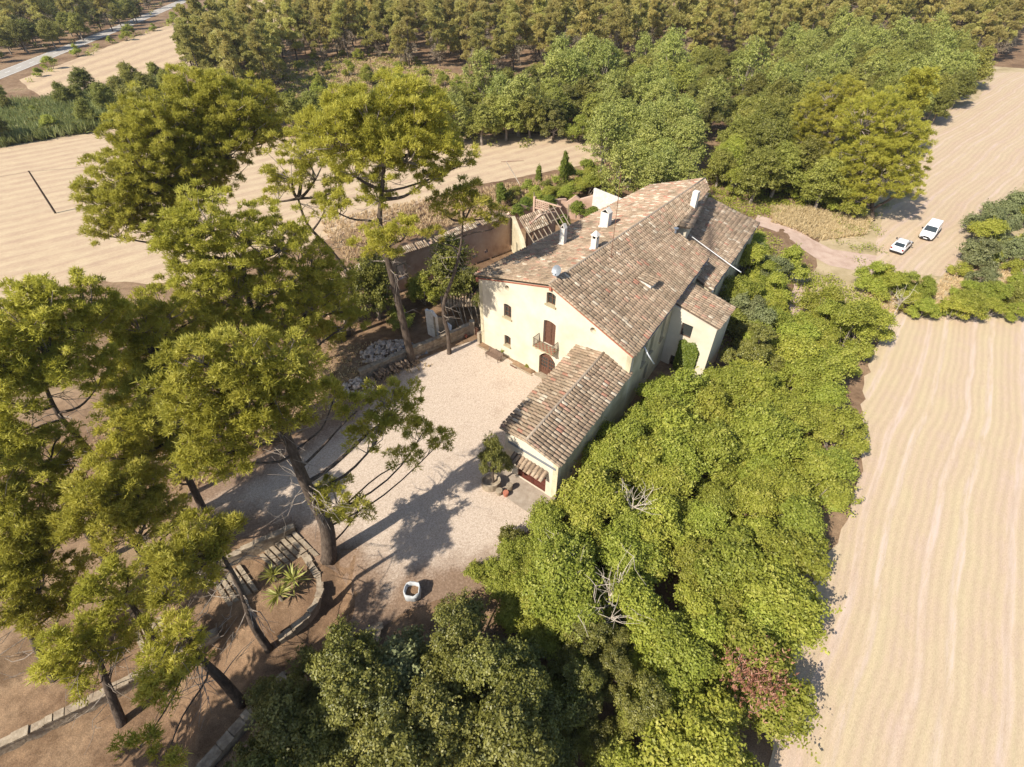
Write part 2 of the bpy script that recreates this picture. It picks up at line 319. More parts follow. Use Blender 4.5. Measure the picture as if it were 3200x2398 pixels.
# ------------------------------------------------------------------ surveyed positions (metres)
PINES=[
('P1',[(-10.5,42.3,-0.0),(-10.7,42.2,3.6),(-11.0,42.2,9.2),(-11.2,42.1,12.9),(-11.3,42.1,15.6),(-10.7,42.3,18.3),(-10.1,42.4,20.8)],[(-10.8,42.2,23.6,2.9),(-7.8,44.0,23.4,2.8),(-12.8,40.7,23.0,2.4),(-5.7,44.5,21.8,2.2),(-9.8,41.4,21.6,2.5),(-7.1,43.1,19.5,2.0),(-12.6,41.8,20.5,2.0),(-4.2,43.9,20.3,1.3),(-11.3,43.1,17.7,1.6),(-10.0,39.3,15.6,1.6),(-8.5,39.2,16.5,1.2),(-11.7,38.9,15.3,1.2),(-9.8,39.4,14.3,0.9),(-14.6,41.3,17.6,1.4),(-8.7,44.8,25.0,2.0),(-9.3,42.6,23.1,2.4),(-11.8,42.0,22.3,2.0),(-6.8,43.2,22.0,2.0),(-8.2,41.8,21.5,2.0),(-14.3,41.4,23.4,1.7),(-13.0,42.7,24.4,1.9),(-6.2,44.4,24.0,1.7)]),
('P2',[(-6.8,43.9,-0.0),(-6.7,43.9,2.4),(-6.9,43.9,6.0),(-5.5,44.1,9.8),(-4.7,44.2,12.7),(-4.4,44.3,14.9)],[(-4.2,44.3,16.8,2.0),(-6.0,44.0,16.2,1.5),(-2.3,44.6,15.5,1.3),(-3.3,44.4,17.4,1.4),(-7.2,43.8,14.0,1.2),(-1.2,44.8,14.7,0.9)]),
('P3',[(-18.6,47.1,-0.0),(-17.5,47.5,4.0),(-17.1,47.7,7.4),(-18.1,47.3,10.5),(-19.4,46.7,13.4),(-19.6,46.7,15.9)],[(-19.7,46.6,18.5,2.0),(-17.7,47.5,18.3,2.0),(-21.3,46.0,16.5,1.6),(-17.7,47.4,15.0,1.4),(-18.3,47.2,20.3,2.2),(-16.0,48.1,16.9,1.5)]),
('P4',[(-33.5,49.6,-0.0),(-33.0,49.9,7.3),(-32.6,50.2,11.9),(-32.3,50.4,15.1),(-31.6,50.8,18.0)],[(-30.3,54.1,21.8,3.2),(-32.2,50.4,21.4,3.0),(-27.1,55.1,21.6,2.9),(-33.8,48.1,19.1,3.0),(-31.3,51.0,18.8,3.2),(-28.1,53.2,18.7,3.0),(-25.4,57.4,18.9,2.8),(-36.3,47.6,17.0,2.5),(-33.7,49.4,15.8,2.9),(-30.6,51.6,15.2,2.7),(-36.3,46.4,14.5,2.4),(-25.9,58.3,21.4,2.4),(-38.5,46.2,13.1,1.7),(-31.2,54.8,23.3,1.8),(-29.5,53.5,20.0,3.1),(-33.2,49.8,20.5,2.7),(-33.0,48.7,17.8,2.9),(-31.0,51.2,16.9,2.9),(-34.9,47.4,16.2,2.5),(-32.9,48.8,14.1,2.5),(-26.6,55.4,19.8,2.9),(-35.0,47.3,13.2,2.2),(-29.1,52.5,16.8,2.7),(-28.6,55.3,22.9,2.1),(-38.0,46.5,16.0,1.8)]),
('P5',[(-23.1,36.6,-0.0),(-22.9,36.8,5.8),(-22.2,37.2,10.7),(-21.7,37.5,14.1)],[(-22.8,36.9,18.5,2.4),(-20.9,38.0,16.9,2.5),(-18.8,39.4,15.7,2.5),(-18.0,41.1,12.5,2.5),(-22.3,36.0,15.0,2.4),(-20.0,37.4,12.7,2.6),(-24.5,35.8,16.5,2.0),(-17.9,40.0,9.6,2.5),(-23.9,35.0,12.2,2.2),(-25.2,35.3,17.7,1.5),(-16.3,42.1,9.9,1.9),(-16.2,42.2,5.6,1.7),(-22.6,35.8,9.7,2.3),(-19.5,37.7,9.4,2.5),(-24.5,34.6,9.0,2.1),(-21.9,36.3,7.4,2.2),(-24.4,34.7,14.4,2.0),(-19.6,38.9,6.5,2.1),(-22.6,35.8,12.5,2.3)]),
('P6',[(-13.5,19.8,-0.0),(-12.9,20.2,3.4),(-13.0,20.2,6.4),(-13.0,20.1,9.2),(-13.0,20.2,12.1),(-13.0,20.2,15.0),(-12.9,20.2,17.3)],[(-12.2,20.7,18.0,1.6),(-13.5,19.8,18.9,1.5),(-11.6,21.1,16.5,1.3),(-15.0,18.8,18.1,1.3),(-13.2,18.8,16.8,1.5),(-14.7,17.8,16.2,1.4),(-16.1,18.0,16.7,1.2),(-12.0,19.6,15.3,1.1),(-14.8,17.8,14.1,1.3),(-15.9,17.0,15.0,1.0),(-7.9,24.8,10.7,1.7),(-8.9,23.0,9.9,1.4),(-6.5,25.8,7.5,1.0),(-7.5,23.9,6.5,0.9),(-11.3,20.1,6.8,1.3),(-11.0,21.6,3.7,1.0),(-10.9,22.8,13.5,0.9),(-13.0,20.2,17.1,1.5),(-14.5,19.1,17.2,1.4),(-14.7,19.0,19.8,1.2),(-15.8,18.2,18.4,1.1),(-11.1,20.2,15.4,1.0),(-15.7,17.1,13.6,1.0),(-13.4,18.7,15.1,1.3),(-9.9,23.5,12.0,1.0),(-5.4,26.6,5.6,0.9)]),
('P7',[(-29.6,22.4,-0.0),(-29.0,23.2,5.6),(-28.9,23.3,8.9),(-28.9,23.3,11.6),(-28.7,23.7,13.8)],[(-27.2,25.6,18.1,1.6),(-28.1,24.3,17.8,1.6),(-26.2,26.9,17.9,1.5),(-25.6,27.7,16.7,1.3),(-28.0,24.5,16.1,1.8),(-29.0,23.2,16.1,1.4),(-27.0,25.8,15.6,1.5),(-28.7,21.9,14.1,1.6),(-26.4,26.7,14.4,1.1),(-27.6,23.5,14.7,1.4),(-29.6,20.8,12.8,1.2),(-29.4,22.7,17.4,1.6),(-27.0,25.8,17.0,1.5),(-28.8,23.5,14.9,1.6),(-26.3,26.8,16.3,1.4),(-28.2,25.9,18.3,1.3),(-27.0,24.1,14.4,1.4),(-29.6,22.4,14.9,1.5),(-26.5,24.8,13.2,1.2)]),
('P8',[(-27.9,26.9,-0.0),(-27.1,27.7,5.0),(-26.4,28.4,9.5),(-25.8,29.1,12.0)],[(-25.7,29.2,14.4,1.9),(-24.3,30.7,14.7,1.7),(-25.8,29.1,11.6,1.7),(-27.1,27.8,11.3,1.5),(-24.6,30.4,11.5,1.8),(-24.0,32.4,13.0,1.8),(-25.7,29.2,8.8,1.6),(-26.6,26.9,9.4,1.3),(-25.4,29.5,13.3,1.8),(-26.6,28.3,13.2,1.6),(-26.6,28.2,14.8,1.5),(-24.8,28.7,11.1,1.7),(-27.3,26.1,10.7,1.3),(-26.0,27.5,10.9,1.6),(-26.2,27.3,7.6,1.4),(-24.3,32.1,10.8,1.7),(-27.6,25.8,8.1,1.4)]),
('P9',[(-25.1,17.4,-1.1),(-24.7,17.9,1.9),(-24.6,18.2,4.7),(-24.4,18.5,7.2)],[(-24.7,18.0,9.8,1.6),(-23.8,19.3,9.3,1.5),(-24.0,17.2,8.4,1.4),(-23.7,19.5,6.8,1.3),(-25.4,16.9,8.8,1.0),(-23.5,21.4,7.9,1.1),(-24.4,18.4,8.9,1.5),(-23.9,19.1,7.9,1.4),(-24.9,19.4,10.4,1.1),(-23.3,20.0,9.0,1.2),(-22.9,20.5,6.3,1.1),(-23.2,18.4,6.6,1.2),(-23.9,17.4,6.8,1.1),(-22.7,19.1,5.8,0.9),(-22.9,20.6,4.7,0.9)]),
('P10',[(-30.6,12.6,-2.8),(-30.4,13.2,-0.4),(-30.1,13.9,2.2),(-29.8,14.7,4.4)],[(-28.8,16.9,8.5,1.8),(-28.7,17.3,6.2,1.7),(-29.4,15.6,6.9,1.6),(-28.5,15.2,5.3,1.6),(-28.8,17.1,3.4,1.1),(-29.0,13.9,5.3,1.4),(-28.6,14.9,2.7,1.1),(-29.5,17.8,10.1,1.3),(-29.0,16.6,6.6,1.7),(-29.3,18.4,8.7,1.5),(-28.4,18.1,7.0,1.5),(-29.1,16.3,8.5,1.7),(-28.2,15.9,2.8,1.1),(-29.0,13.9,3.6,1.3),(-29.8,14.5,6.4,1.5)]),
('P11',[(-16.2,13.9,-1.2),(-16.1,14.0,2.4),(-15.8,14.4,5.5),(-15.6,14.5,8.1),(-15.6,14.6,9.7)],[(-16.2,13.8,11.4,1.4),(-15.6,14.6,11.0,1.1),(-16.2,12.4,11.8,1.0),(-15.7,12.9,10.5,1.0),(-15.2,15.0,10.8,0.8),(-16.1,13.9,10.6,1.2),(-16.3,13.7,12.2,0.9),(-16.9,13.0,12.2,0.8),(-15.9,12.6,11.9,0.9),(-15.8,14.3,9.2,0.8),(-16.3,15.3,11.0,0.9),(-16.4,12.1,11.1,0.7)]),
('P12',[(-25.4,10.3,-3.9),(-25.0,11.3,-0.5),(-24.7,11.9,1.7),(-24.6,12.3,3.3)],[(-24.5,12.5,3.9,1.3),(-24.9,11.5,4.2,0.9),(-24.2,13.1,4.4,0.9),(-24.6,12.3,1.4,0.8),(-24.5,12.4,5.0,0.8),(-24.8,11.8,5.5,0.9),(-24.9,11.5,2.7,1.0),(-24.3,13.1,2.8,1.0),(-25.2,10.8,4.6,0.8),(-24.2,13.2,1.1,0.8),(-24.1,10.8,2.1,0.7)]),
('P13',[(-17.2,11.0,-1.9),(-17.1,11.1,1.8),(-17.1,11.1,4.6),(-17.0,11.3,6.8),(-16.9,11.4,8.1)],[(-17.1,9.3,6.9,1.0),(-16.7,9.8,6.9,0.7),(-17.6,8.5,6.7,0.7),(-17.5,10.6,8.2,0.7),(-16.6,11.9,7.0,0.8),(-16.6,6.4,7.8,0.7),(-16.4,6.6,5.6,0.7),(-17.3,10.8,6.5,0.8),(-17.0,9.4,8.6,0.7),(-16.5,10.2,6.3,0.7),(-17.0,11.2,8.5,0.6)]),
('P14',[(-24.4,23.8,-0.0),(-24.1,24.1,4.5),(-23.9,24.3,7.8),(-23.7,24.5,10.5)],[(-25.1,23.0,8.6,1.7),(-24.1,24.1,7.7,1.6),(-23.1,25.1,6.9,1.6),(-25.1,23.0,10.7,1.4),(-23.9,24.3,10.3,1.5),(-23.0,25.2,9.4,1.5),(-21.9,26.4,8.6,1.4),(-25.4,21.3,9.9,1.2),(-25.1,21.6,7.6,1.3),(-24.0,22.7,6.3,1.1),(-24.6,23.6,9.9,1.5)]),
('P15',[(-29.8,19.7,-0.0),(-29.5,20.2,5.3),(-29.2,20.5,9.0),(-29.1,20.8,11.1)],[(-29.5,20.1,11.0,1.5),(-28.9,21.1,10.2,1.4),(-30.2,19.0,10.3,1.3),(-28.8,19.4,9.5,1.4),(-28.5,21.6,8.9,1.2),(-28.9,21.0,12.3,1.1),(-28.2,20.3,7.7,1.2),(-29.5,20.0,12.0,1.3),(-28.3,22.0,11.2,1.0),(-30.1,19.2,12.1,1.3)]),
('P16',[(-21.4,41.5,-0.0),(-21.2,41.6,2.4),(-20.3,42.1,4.9)],[(-19.5,42.5,3.4,2.0),(-17.6,43.5,1.4,1.9),(-17.0,43.8,-1.9,1.7),(-17.3,43.7,6.1,1.8),(-20.6,41.9,7.3,1.8),(-18.7,41.8,0.6,1.7),(-20.4,42.0,4.5,1.9),(-16.9,45.0,1.6,1.4)]),
('P17',[(-23.6,13.8,-2.6),(-23.3,14.1,0.6),(-23.2,14.4,2.9),(-23.1,14.5,4.4)],[(-22.9,15.0,5.4,1.1),(-23.7,13.6,5.0,1.0),(-23.8,13.4,6.8,0.9),(-22.9,14.9,3.0,0.9),(-22.6,15.4,7.2,0.9),(-23.3,14.2,7.0,0.9),(-22.5,13.6,3.4,0.8)]),
('PA',[(57.9,79.2,-1.0),(56.3,80.4,3.2),(54.9,81.4,6.8),(53.8,82.2,10.7)],[(52.2,83.4,13.0,3.6),(55.8,80.8,12.4,3.5),(57.8,79.3,9.3,3.1),(53.5,81.2,9.6,3.6),(53.4,81.3,5.8,3.5),(56.9,78.7,5.8,3.4),(59.5,78.1,5.6,2.6),(52.0,83.6,7.0,2.7),(54.5,79.3,3.1,2.5),(54.1,83.3,14.7,2.6),(58.2,80.3,11.7,2.1),(55.7,79.6,9.2,3.3),(52.6,81.9,3.6,2.3)]),
('PB',[(56.6,90.0,-0.6),(54.7,91.1,4.5),(53.3,92.0,8.3),(52.3,92.7,11.5)],[(51.6,93.1,13.5,3.4),(50.0,94.1,10.9,3.2),(54.1,91.5,13.2,2.8),(52.1,91.6,9.4,3.2),(50.7,93.7,7.3,2.5),(54.2,90.3,9.3,2.6),(52.0,91.7,5.8,2.4),(48.9,94.8,9.0,2.2)])]
AREAS={
 'thicket':[(4.9,23.6),(6.7,28.7),(10.3,32.9),(14.8,37.7),(19.2,34.6),(21.6,37.7),(26.9,41.7),(31.8,47.4),(38.2,51.9),(41.6,49.9),(37.1,43.8),(30.7,34.6),(26.5,27.0),(22.4,21.1),(19.2,17.4),(16.2,13.4),(12.9,8.9),(11.4,6.8),(9.6,3.1),(5.4,3.1),(6.8,6.8),(8.5,10.5),(7.7,14.6),(3.3,15.4),(0.9,18.1),(2.3,21.3)],
 'gap':[(2.1,15.0),(8.1,15.0),(8.8,11.2),(7.1,7.2),(6.3,4.5),(1.5,4.5),(2.0,12.1)],
 'oaks':[(-13.4,9.6),(-10.8,11.4),(-7.4,12.6),(-4.7,13.3),(-1.0,13.9),(0.4,12.6),(1.8,10.7),(1.9,6.4),(1.8,4.0),(-13.4,4.0),(-14.1,6.4)],
 'housebush':[(32.1,65.6),(37.2,62.9),(32.8,54.8),(30.9,48.1),(26.8,42.8),(23.4,42.8),(25.6,50.6)],
 'midhedge':[(45.9,60.4),(51.9,56.4),(55.4,55.7),(69.1,58.0),(64.0,51.4),(48.9,51.4),(44.0,53.5)],
 'rightbush':[(69.5,73.7),(89.3,87.3),(69.1,58.0),(56.7,56.4),(58.6,61.2)],
 'backhedge':[(34.9,90.3),(43.5,113.2),(60.1,115.3),(62.7,99.9),(56.4,79.5),(51.2,77.1),(46.4,82.0),(40.3,79.5),(37.6,82.0)],
 'poplars':[(15.7,91.0),(17.3,107.3),(28.4,131.5),(35.8,128.7),(35.3,103.3),(30.6,82.2),(18.4,78.3),(15.8,80.9)],
 'belt':[(-15.1,135.9),(9.0,167.7),(38.4,181.2),(73.5,172.0),(77.9,148.7),(59.4,106.7),(40.8,106.7),(36.7,142.1),(18.1,113.0),(-11.5,110.8),(-19.7,115.2),(-33.5,127.5)],
 'rightbelt':[(84.7,202.5),(114.6,221.5),(145.0,214.8),(142.2,181.2),(105.3,135.9),(86.3,122.3),(89.8,142.1),(76.4,145.3)],
 'forest':[(-74.8,192.9),(-41.9,192.9),(-9.2,176.4),(18.9,181.6),(41.0,199.1),(79.8,192.9),(108.8,212.5),(150.4,227.6),(159.1,199.1),(237.6,287.2),(271.9,345.6),(-119.0,345.6),(-92.1,254.2)],
 'clump':[(-86.7,153.8),(-99.8,192.9),(-97.2,227.6),(-71.8,192.9),(-56.0,149.8),(-66.0,139.0)],
 'scrub':[(-77.8,194.2),(-44.4,210.2),(-9.3,171.8),(-8.1,143.9),(-32.2,143.9),(-56.4,143.9)],
 'midband':[(-87.5,119.8),(-94.6,157.0),(-52.2,132.2),(-21.0,122.1),(-14.3,118.7),(-39.8,114.3),(-61.0,117.5)],
 'reeds':[(-107.9,110.0),(-133.8,143.9),(-118.5,143.9),(-100.9,171.8),(-88.3,153.4),(-89.2,124.0),(-104.7,111.0)],
 'ruinback':[(-2.1,83.3),(2.8,90.2),(16.0,94.0),(18.2,85.9),(12.8,80.7),(6.1,80.7)],
 'verge':[(-140.6,162.2),(-146.5,187.0),(-153.7,232.0),(-156.0,295.0),(-173.8,388.9),(-160.5,372.3),(-148.9,280.1),(-148.0,222.2),(-139.6,178.0),(-136.6,160.4)],
 'farwood':[(-165.2,186.2),(-160.4,221.5),(-167.5,281.0),(-202.9,396.8),(-370.8,396.8)],
 'F1':[(-121.4,94.4),(-105.4,112.0),(-89.9,125.2),(-41.0,117.2),(-13.9,119.4),(19.0,121.6),(18.7,104.4),(5.9,97.5),(-9.5,89.9),(-26.0,71.6),(-41.1,58.1),(-56.0,58.9),(-61.2,51.9),(-69.8,41.0)],
 'F2':[(-143.8,171.8),(-147.8,216.0),(-155.9,329.6),(-135.0,406.9),(-83.3,210.2),(-104.0,178.0),(-122.7,150.2)],
 'F3':[(47.2,54.1),(43.7,50.3),(36.6,40.1),(31.9,31.4),(29.8,27.7),(25.2,21.6),(21.1,17.7),(17.6,13.2),(14.6,7.4),(12.0,1.1),(39.9,1.1),(92.9,45.5),(72.7,51.0),(62.5,52.7),(55.8,54.4)],
 'F4':[(151.0,185.4),(173.6,190.0),(140.6,128.7),(94.0,95.5),(79.4,82.9),(70.3,74.7),(61.6,64.8),(57.9,61.8),(49.7,63.1),(61.4,82.9),(71.1,89.6),(83.4,111.2),(97.0,132.5),(125.3,154.4)],
 'court':[(-3.9,46.5),(-10.5,42.5),(-14.6,39.2),(-16.8,34.9),(-19.5,32.0),(-24.4,27.6),(-27.8,24.7),(-24.6,22.1),(-18.1,21.2),(-14.0,19.4),(-12.4,18.7),(-11.1,17.0),(-11.2,15.5),(-12.3,14.0),(-9.4,14.2),(-6.8,16.1),(-2.2,17.5),(-0.9,19.9),(2.3,23.2),(1.1,25.6),(-0.6,30.5),(3.1,37.1),(3.0,40.0),(-3.5,45.6)],
 'track':[(39.0,79.2),(43.5,75.2),(46.8,69.5),(52.3,67.6),(49.7,62.6),(44.2,64.8),(41.3,71.0),(37.2,75.8)],
 'path':[(39.3,64.8),(40.8,63.1),(37.2,56.6),(34.4,51.0),(32.3,50.3),(35.5,56.6)],
 'road':[(-153.2,167.1),(-157.6,185.6),(-174.2,283.9),(-189.3,388.9),(-198.3,448.0),(-185.4,388.9)],
 'drygrass':[(-29.6,75.9),(-18.4,83.1),(5.8,94.4),(18.2,100.9),(5.5,88.5),(-2.1,80.6),(-14.2,71.6),(-22.6,63.0)],
}

# ------------------------------------------------------------------ terrain
def sst(a, b, x):
    t = min(1.0, max(0.0, (x-a)/(b-a))); return t*t*(3-2*t)
RAMP = [(-12.2,20.5,0.0),(-12.3,18.2,-.5),(-12.4,16.4,-1.1),(-13.0,14.9,-1.6),(-14.6,12.6,-2.0),(-17.0,9.6,-2.4),(-20.0,6.0,-2.7)]
def hgt(x, y):
    xr = 3.5+(y-25)*0.62 if y < 34.3 else 10.2+(y-34.3)*0.735
    h = -1.0*sst(1.0, 9.0, x-xr) if y < 90 else -1.0*sst(1.0, 9.0, x-51.1)
    t = (x+14.5)*-.85+(y-20.5)*-.53
    q = (x+16.6)*.5+(y-22.3)*-.87
    h += -(1.2*sst(0, 4, t)+.8*sst(5, 8, t)+.8*sst(9.5, 12.5, t))*sst(-.25, .25, q)
    q2 = (x+20.6)*.512+(y-15.4)*-.859
    h -= 1.1*sst(-.2, .3, q2)*sst(19.0, 21.0, -x)
    best = 1e9
    for (x0, y0, z0), (x1, y1, z1) in zip(RAMP[:-1], RAMP[1:]):
        dx, dy = x1-x0, y1-y0; s = max(0, min(1, ((x-x0)*dx+(y-y0)*dy)/(dx*dx+dy*dy)))
        d = math.hypot(x-x0-s*dx, y-y0-s*dy); best = min(best, z0+s*(z1-z0)+max(0, d-.7)*1.4)
    return min(h, best)
def axis(parts):
    out = []
    for a, b, s in parts: out += list(np.arange(a, b, s))
    return np.array(out + [parts[-1][1]], float)
XS = axis([(-3000, -400, 200), (-400, -40, 12), (-40, 12, .5), (12, 75, 1.5), (75, 400, 12), (400, 3000, 200)])
YS = axis([(-600, 0, 60), (0, 36, .5), (36, 96, 1.5), (96, 400, 12), (400, 4000, 240)])
gx, gy = np.meshgrid(XS, YS); nx, ny = len(XS), len(YS)
gz = np.array([hgt(a, b) for a, b in zip(gx.ravel(), gy.ravel())])
fine = (gx.ravel() > -40) & (gx.ravel() < 12) & (gy.ravel() < 30) & (gy.ravel() > 0)
idx = np.arange(nx*ny).reshape(ny, nx)
F = np.stack([idx[:-1, :-1].ravel(), idx[:-1, 1:].ravel(), idx[1:, 1:].ravel(), idx[1:, :-1].ravel()], 1)
ground = obj('ground', np_mesh('ground', np.stack([gx.ravel(), gy.ravel(), gz], 1), F, M['earth'], smooth=True)); tag(ground, kind='structure')

def sheet(name, poly, off, mat, step=2.0, ang=0.0, step2=None, ridge=None, edge=None, rag=0.0, edge_line=None):
    poly = np.asarray(poly, float); rng = np.random.default_rng(len(name)*13)
    bd = []
    for i in range(len(poly)):
        a, b = poly[i], poly[(i+1) % len(poly)]; n = max(1, int(np.linalg.norm(b-a)/(step*1.5)))
        for k in range(n): bd.append(a+(b-a)*k/n + (rng.uniform(-rag, rag, 2) if k else 0))
    bd = np.array(bd)
    c, s = math.cos(ang), math.sin(ang); R = np.array([[c, s], [-s, c]])     # to row coordinates
    q = bd @ R.T; lo, hi = q.min(0), q.max(0)
    g = np.stack(np.meshgrid(np.arange(lo[0], hi[0], step2 or step), np.arange(lo[1], hi[1], step)), -1).reshape(-1, 2)
    P = g @ R; ok = inpoly(P, bd); P = P[ok]; P = P[edgedist(P, bd) > step*.45]
    allp = [Vector(p) for p in np.concatenate([bd, P])]; n = len(bd)
    vo, eo, fo, *_ = delaunay_2d_cdt(allp, [(i, (i+1) % n) for i in range(n)], [], 1, 1e-4)
    V = np.array([(v.x, v.y) for v in vo]); row = V @ R.T
    z = np.array([hgt(a, b) for a, b in V]) + off
    ed = edgedist(V, bd)
    if ridge: z = z + ridge(row[:, 0], row[:, 1])*np.clip(ed/2.0, 0, 1)
    if edge_line is not None:
        q_ = np.asarray(edge_line, float); ed = np.min([edgedist(V, q_[k:k+2]) for k in range(len(q_)-1)], axis=0)
    tint = np.clip(ed/edge, 0, 1) if edge else None
    me = np_mesh(name, np.column_stack([V, z]), np.array([list(f) for f in fo]), mat, tint, smooth=True)
    return tag(obj(name, me), kind='structure')
a1 = math.atan2(.618, .786)
def windrow(sp, h):
    def f(u, v):
        w = v + .5*np.sin(u*.05) + .18*np.sin(u*.9+v)
        return h*np.maximum(0, np.sin(w*2*math.pi/sp))**1.5*(0.75+.35*np.sin(u*1.7+v*3.1)*np.sin(u*.63))
    return f
M['stubble_rows'] = field_mat('stubble_in_windrows', a1, (.36, .26, .185), (.42, .315, .215), (.475, .375, .25), 3.0, .10, 9.0, -.02)
M['stubble_far'] = field_mat('far_stubble', math.radians(88), (.345, .245, .17), (.40, .295, .20), (.47, .36, .235), 7.0, .14, 3.0)
M['stubble_near'] = field_mat('cut_stubble', math.atan2(.788, .615), (.475, .36, .285), (.465, .36, .25), (.475, .385, .25), 4.7, .085, 15.0, -.03, (4.7, .62, (.53, .415, .345)))
M['stubble_side'] = field_mat('trampled_stubble', math.atan2(.67, .742), (.445, .33, .26), (.445, .34, .24), (.46, .365, .25), 5.0, .09, 12.0, 0.0, (5.0, .8, (.49, .375, .305)))
M['track'] = pmat('pink_earth_track', [(0.25, (.34, .235, .18)), (0.5, (.43, .315, .25)), (0.8, (.50, .385, .31))], .8, .97, .3, 8)
M['asphalt'] = pmat('pale_asphalt', [(0.3, (.31, .28, .245)), (0.7, (.37, .34, .30))], .5, .9)
M['paint'] = flat('road_paint', (.7, .7, .68), .7)
M['meadow'] = pmat('dry_meadow', [(0.25, (.20, .165, .08)), (0.42, (.33, .26, .15)), (0.6, (.42, .33, .21)), (0.8, (.27, .245, .11))], .35, .97, .5, 9, detail=9)
sheet('meadow', [(35, 51), (47, 52.5), (95, 43), (185, 185), (110, 215), (64, 130), (62, 100), (58, 90), (46, 72)], .012, M['meadow'], 2.5, rag=.4)
sheet('stubble_field', AREAS['F1'], .03, M['stubble_rows'], .75, a1, 2.0, windrow(3.0, .13), rag=.3)
sheet('stubble_field', AREAS['F2'], .03, M['stubble_far'], 3.0, math.radians(88), 8.0, windrow(7.0, .25), rag=.5)
sheet('stubble_field', AREAS['F3'], .03, M['stubble_near'], .8, math.atan2(.788, .615), 2.0, windrow(2.2, .05), rag=.3)
sheet('stubble_field', AREAS['F4'], .03, M['stubble_side'], 2.0, math.atan2(.67, .742), 4.0, windrow(3.4, .05), rag=.4)
sheet('dirt_track', AREAS['track'], .034, M['track'], 1.5, rag=.3)
sheet('dirt_path', AREAS['path'], .034, M['track'], 1.0, rag=.3)
sheet('courtyard', AREAS['court'], .016, M['gravel'], .45, rag=.06, edge=4.0, edge_line=AREAS['court'][2:17])
RD = [(-146.0,140.0),(-152.0,165.0),(-155.5,187.0),(-162.5,228.0),(-170.0,272.0),(-181.0,330.0),(-196.0,410.0),(-215,500)]
def strip(name, pts, w, off, mat, dash=None):
    b = MB()
    for i in range(len(pts)-1):
        a, c = Vector(pts[i]), Vector(pts[i+1]); d = (c-a).normalized(); n = Vector((d.y, -d.x)); L = (c-a).length
        segs = [(0, L)] if not dash else [(k, min(L, k+dash[0])) for k in np.arange(0, L, dash[1])]
        for s0, s1 in segs:
            p = [a+d*s0-n*w, a+d*s0+n*w, a+d*s1+n*w, a+d*s1-n*w]; b.quad(*[(q.x, q.y, hgt(q.x, q.y)+off) for q in p])
    return tag(b.build(name, mat), kind='structure')
strip('road', RD, 3.2, .03, M['asphalt']); strip('road_marking', RD, .09, .036, M['paint'], (3.0, 8.0))
for sgn in (-1, 1):
    strip('road_marking', [(x+sgn*2.9, y) for x, y in RD], .07, .036, M['paint'])

# ------------------------------------------------------------------ farmhouse
UP = Vector((0, 0, 1))
def lerp(a, b, t): return a + (b-a)*t
class Wall:
    """vertical wall from A to B (outside on the right of A->B), coordinates (s along, z up, d inwards)"""
    def __init__(s, A, B):
        s.A = Vector((A[0], A[1], 0)); v = Vector((B[0], B[1], 0)) - s.A; s.L = v.length; s.d = v.normalized(); s.n = Vector((s.d.y, -s.d.x, 0))
    def pt(s, u, z, d=0): return s.A + s.d*u + UP*z - s.n*d
    def build(s, name, prof, holes, mat, parent, thick=.45):
        loops = [[Vector((u, z, 0)) for u, z in prof]] + [[Vector((u, z, 0)) for u, z in h] for h in holes]
        tris = tessellate_polygon(loops); flatp = [p for l in loops for p in l]; n = len(flatp)
        b = MB(); V = [s.pt(p.x, p.y) for p in flatp] + [s.pt(p.x, p.y, thick) for p in flatp]; Fc = []
        def area(t): p, q, r = (flatp[i] for i in t); return (q.x-p.x)*(r.y-p.y)-(q.y-p.y)*(r.x-p.x)
        for t in tris:
            t = tuple(t) if area(t) > 0 else tuple(t)[::-1]
            Fc.append(t); Fc.append(tuple(i+n for i in t[::-1]))
        k = 0
        for l in loops:
            for i in range(len(l)):
                a, c = k+i, k+(i+1) % len(l); Fc.append((a, c, c+n, a+n))
            k += len(l)
        b.add(V, Fc); o = b.build(name, mat, parent)
        import bmesh
        bm = bmesh.new(); bm.from_mesh(o.data); bmesh.ops.recalc_face_normals(bm, faces=bm.faces); bm.to_mesh(o.data); bm.free()
        return o
    def box(s, b, u0, u1, z0, z1, d0, d1, mi=0):
        return b.box(s.A, s.d, -s.n, UP, u0, u1, d0, d1, z0, z1, mi)
def rect(u0, u1, z0, z1): return [(u0, z0), (u1, z0), (u1, z1), (u0, z1)]
def seg_arch(u0, u1, z0, z1, rise, n=8):
    p = [(u0, z0), (u1, z0)]
    for i in range(n+1):
        t = i/n; u = u1+(u0-u1)*t; p.append((u, z1-rise+rise*(1-(2*t-1)**2)))
    return p
def circle(u, z, r, n=14): return [(u+r*math.cos(2*math.pi*i/n), z+r*math.sin(2*math.pi*i/n)) for i in range(n)]

FH = thing('farmhouse', (3.0, 40.5, 0), 'large cream rendered farmhouse with brown tiled gable roof, balcony and front garage wing', 'house')
A0, C0 = (-3.37, 45.9), (10.22, 34.25)
RF, RB = Vector((3.32, 40.16, 10.89)), Vector((24.07, 65.22, 10.89))      # ridge front, back
LEF, LEB = Vector((-3.72, 46.05, 8.42)), Vector((17.91, 66.98, 9.34))
fac = Wall(A0, C0)
hole = [circle(3.83, 8.46, .30), seg_arch(3.35, 4.35, 5.0, 6.6, .14), seg_arch(3.4, 4.25, 1.45, 2.75, .1), seg_arch(8.58, 9.6, 8.75, 10.05, .16),
        seg_arch(8.4, 9.82, 4.12, 6.98, .18), seg_arch(8.05, 10.05, .02, 3.05, .75, 12), circle(13.8, 8.13, .31)]
fac.build('front_wall', [(0, -.3), (17.9, -1.2), (17.9, 7.35), (9.06, 10.62), (0, 8.12)], hole, M['plaster'], FH)

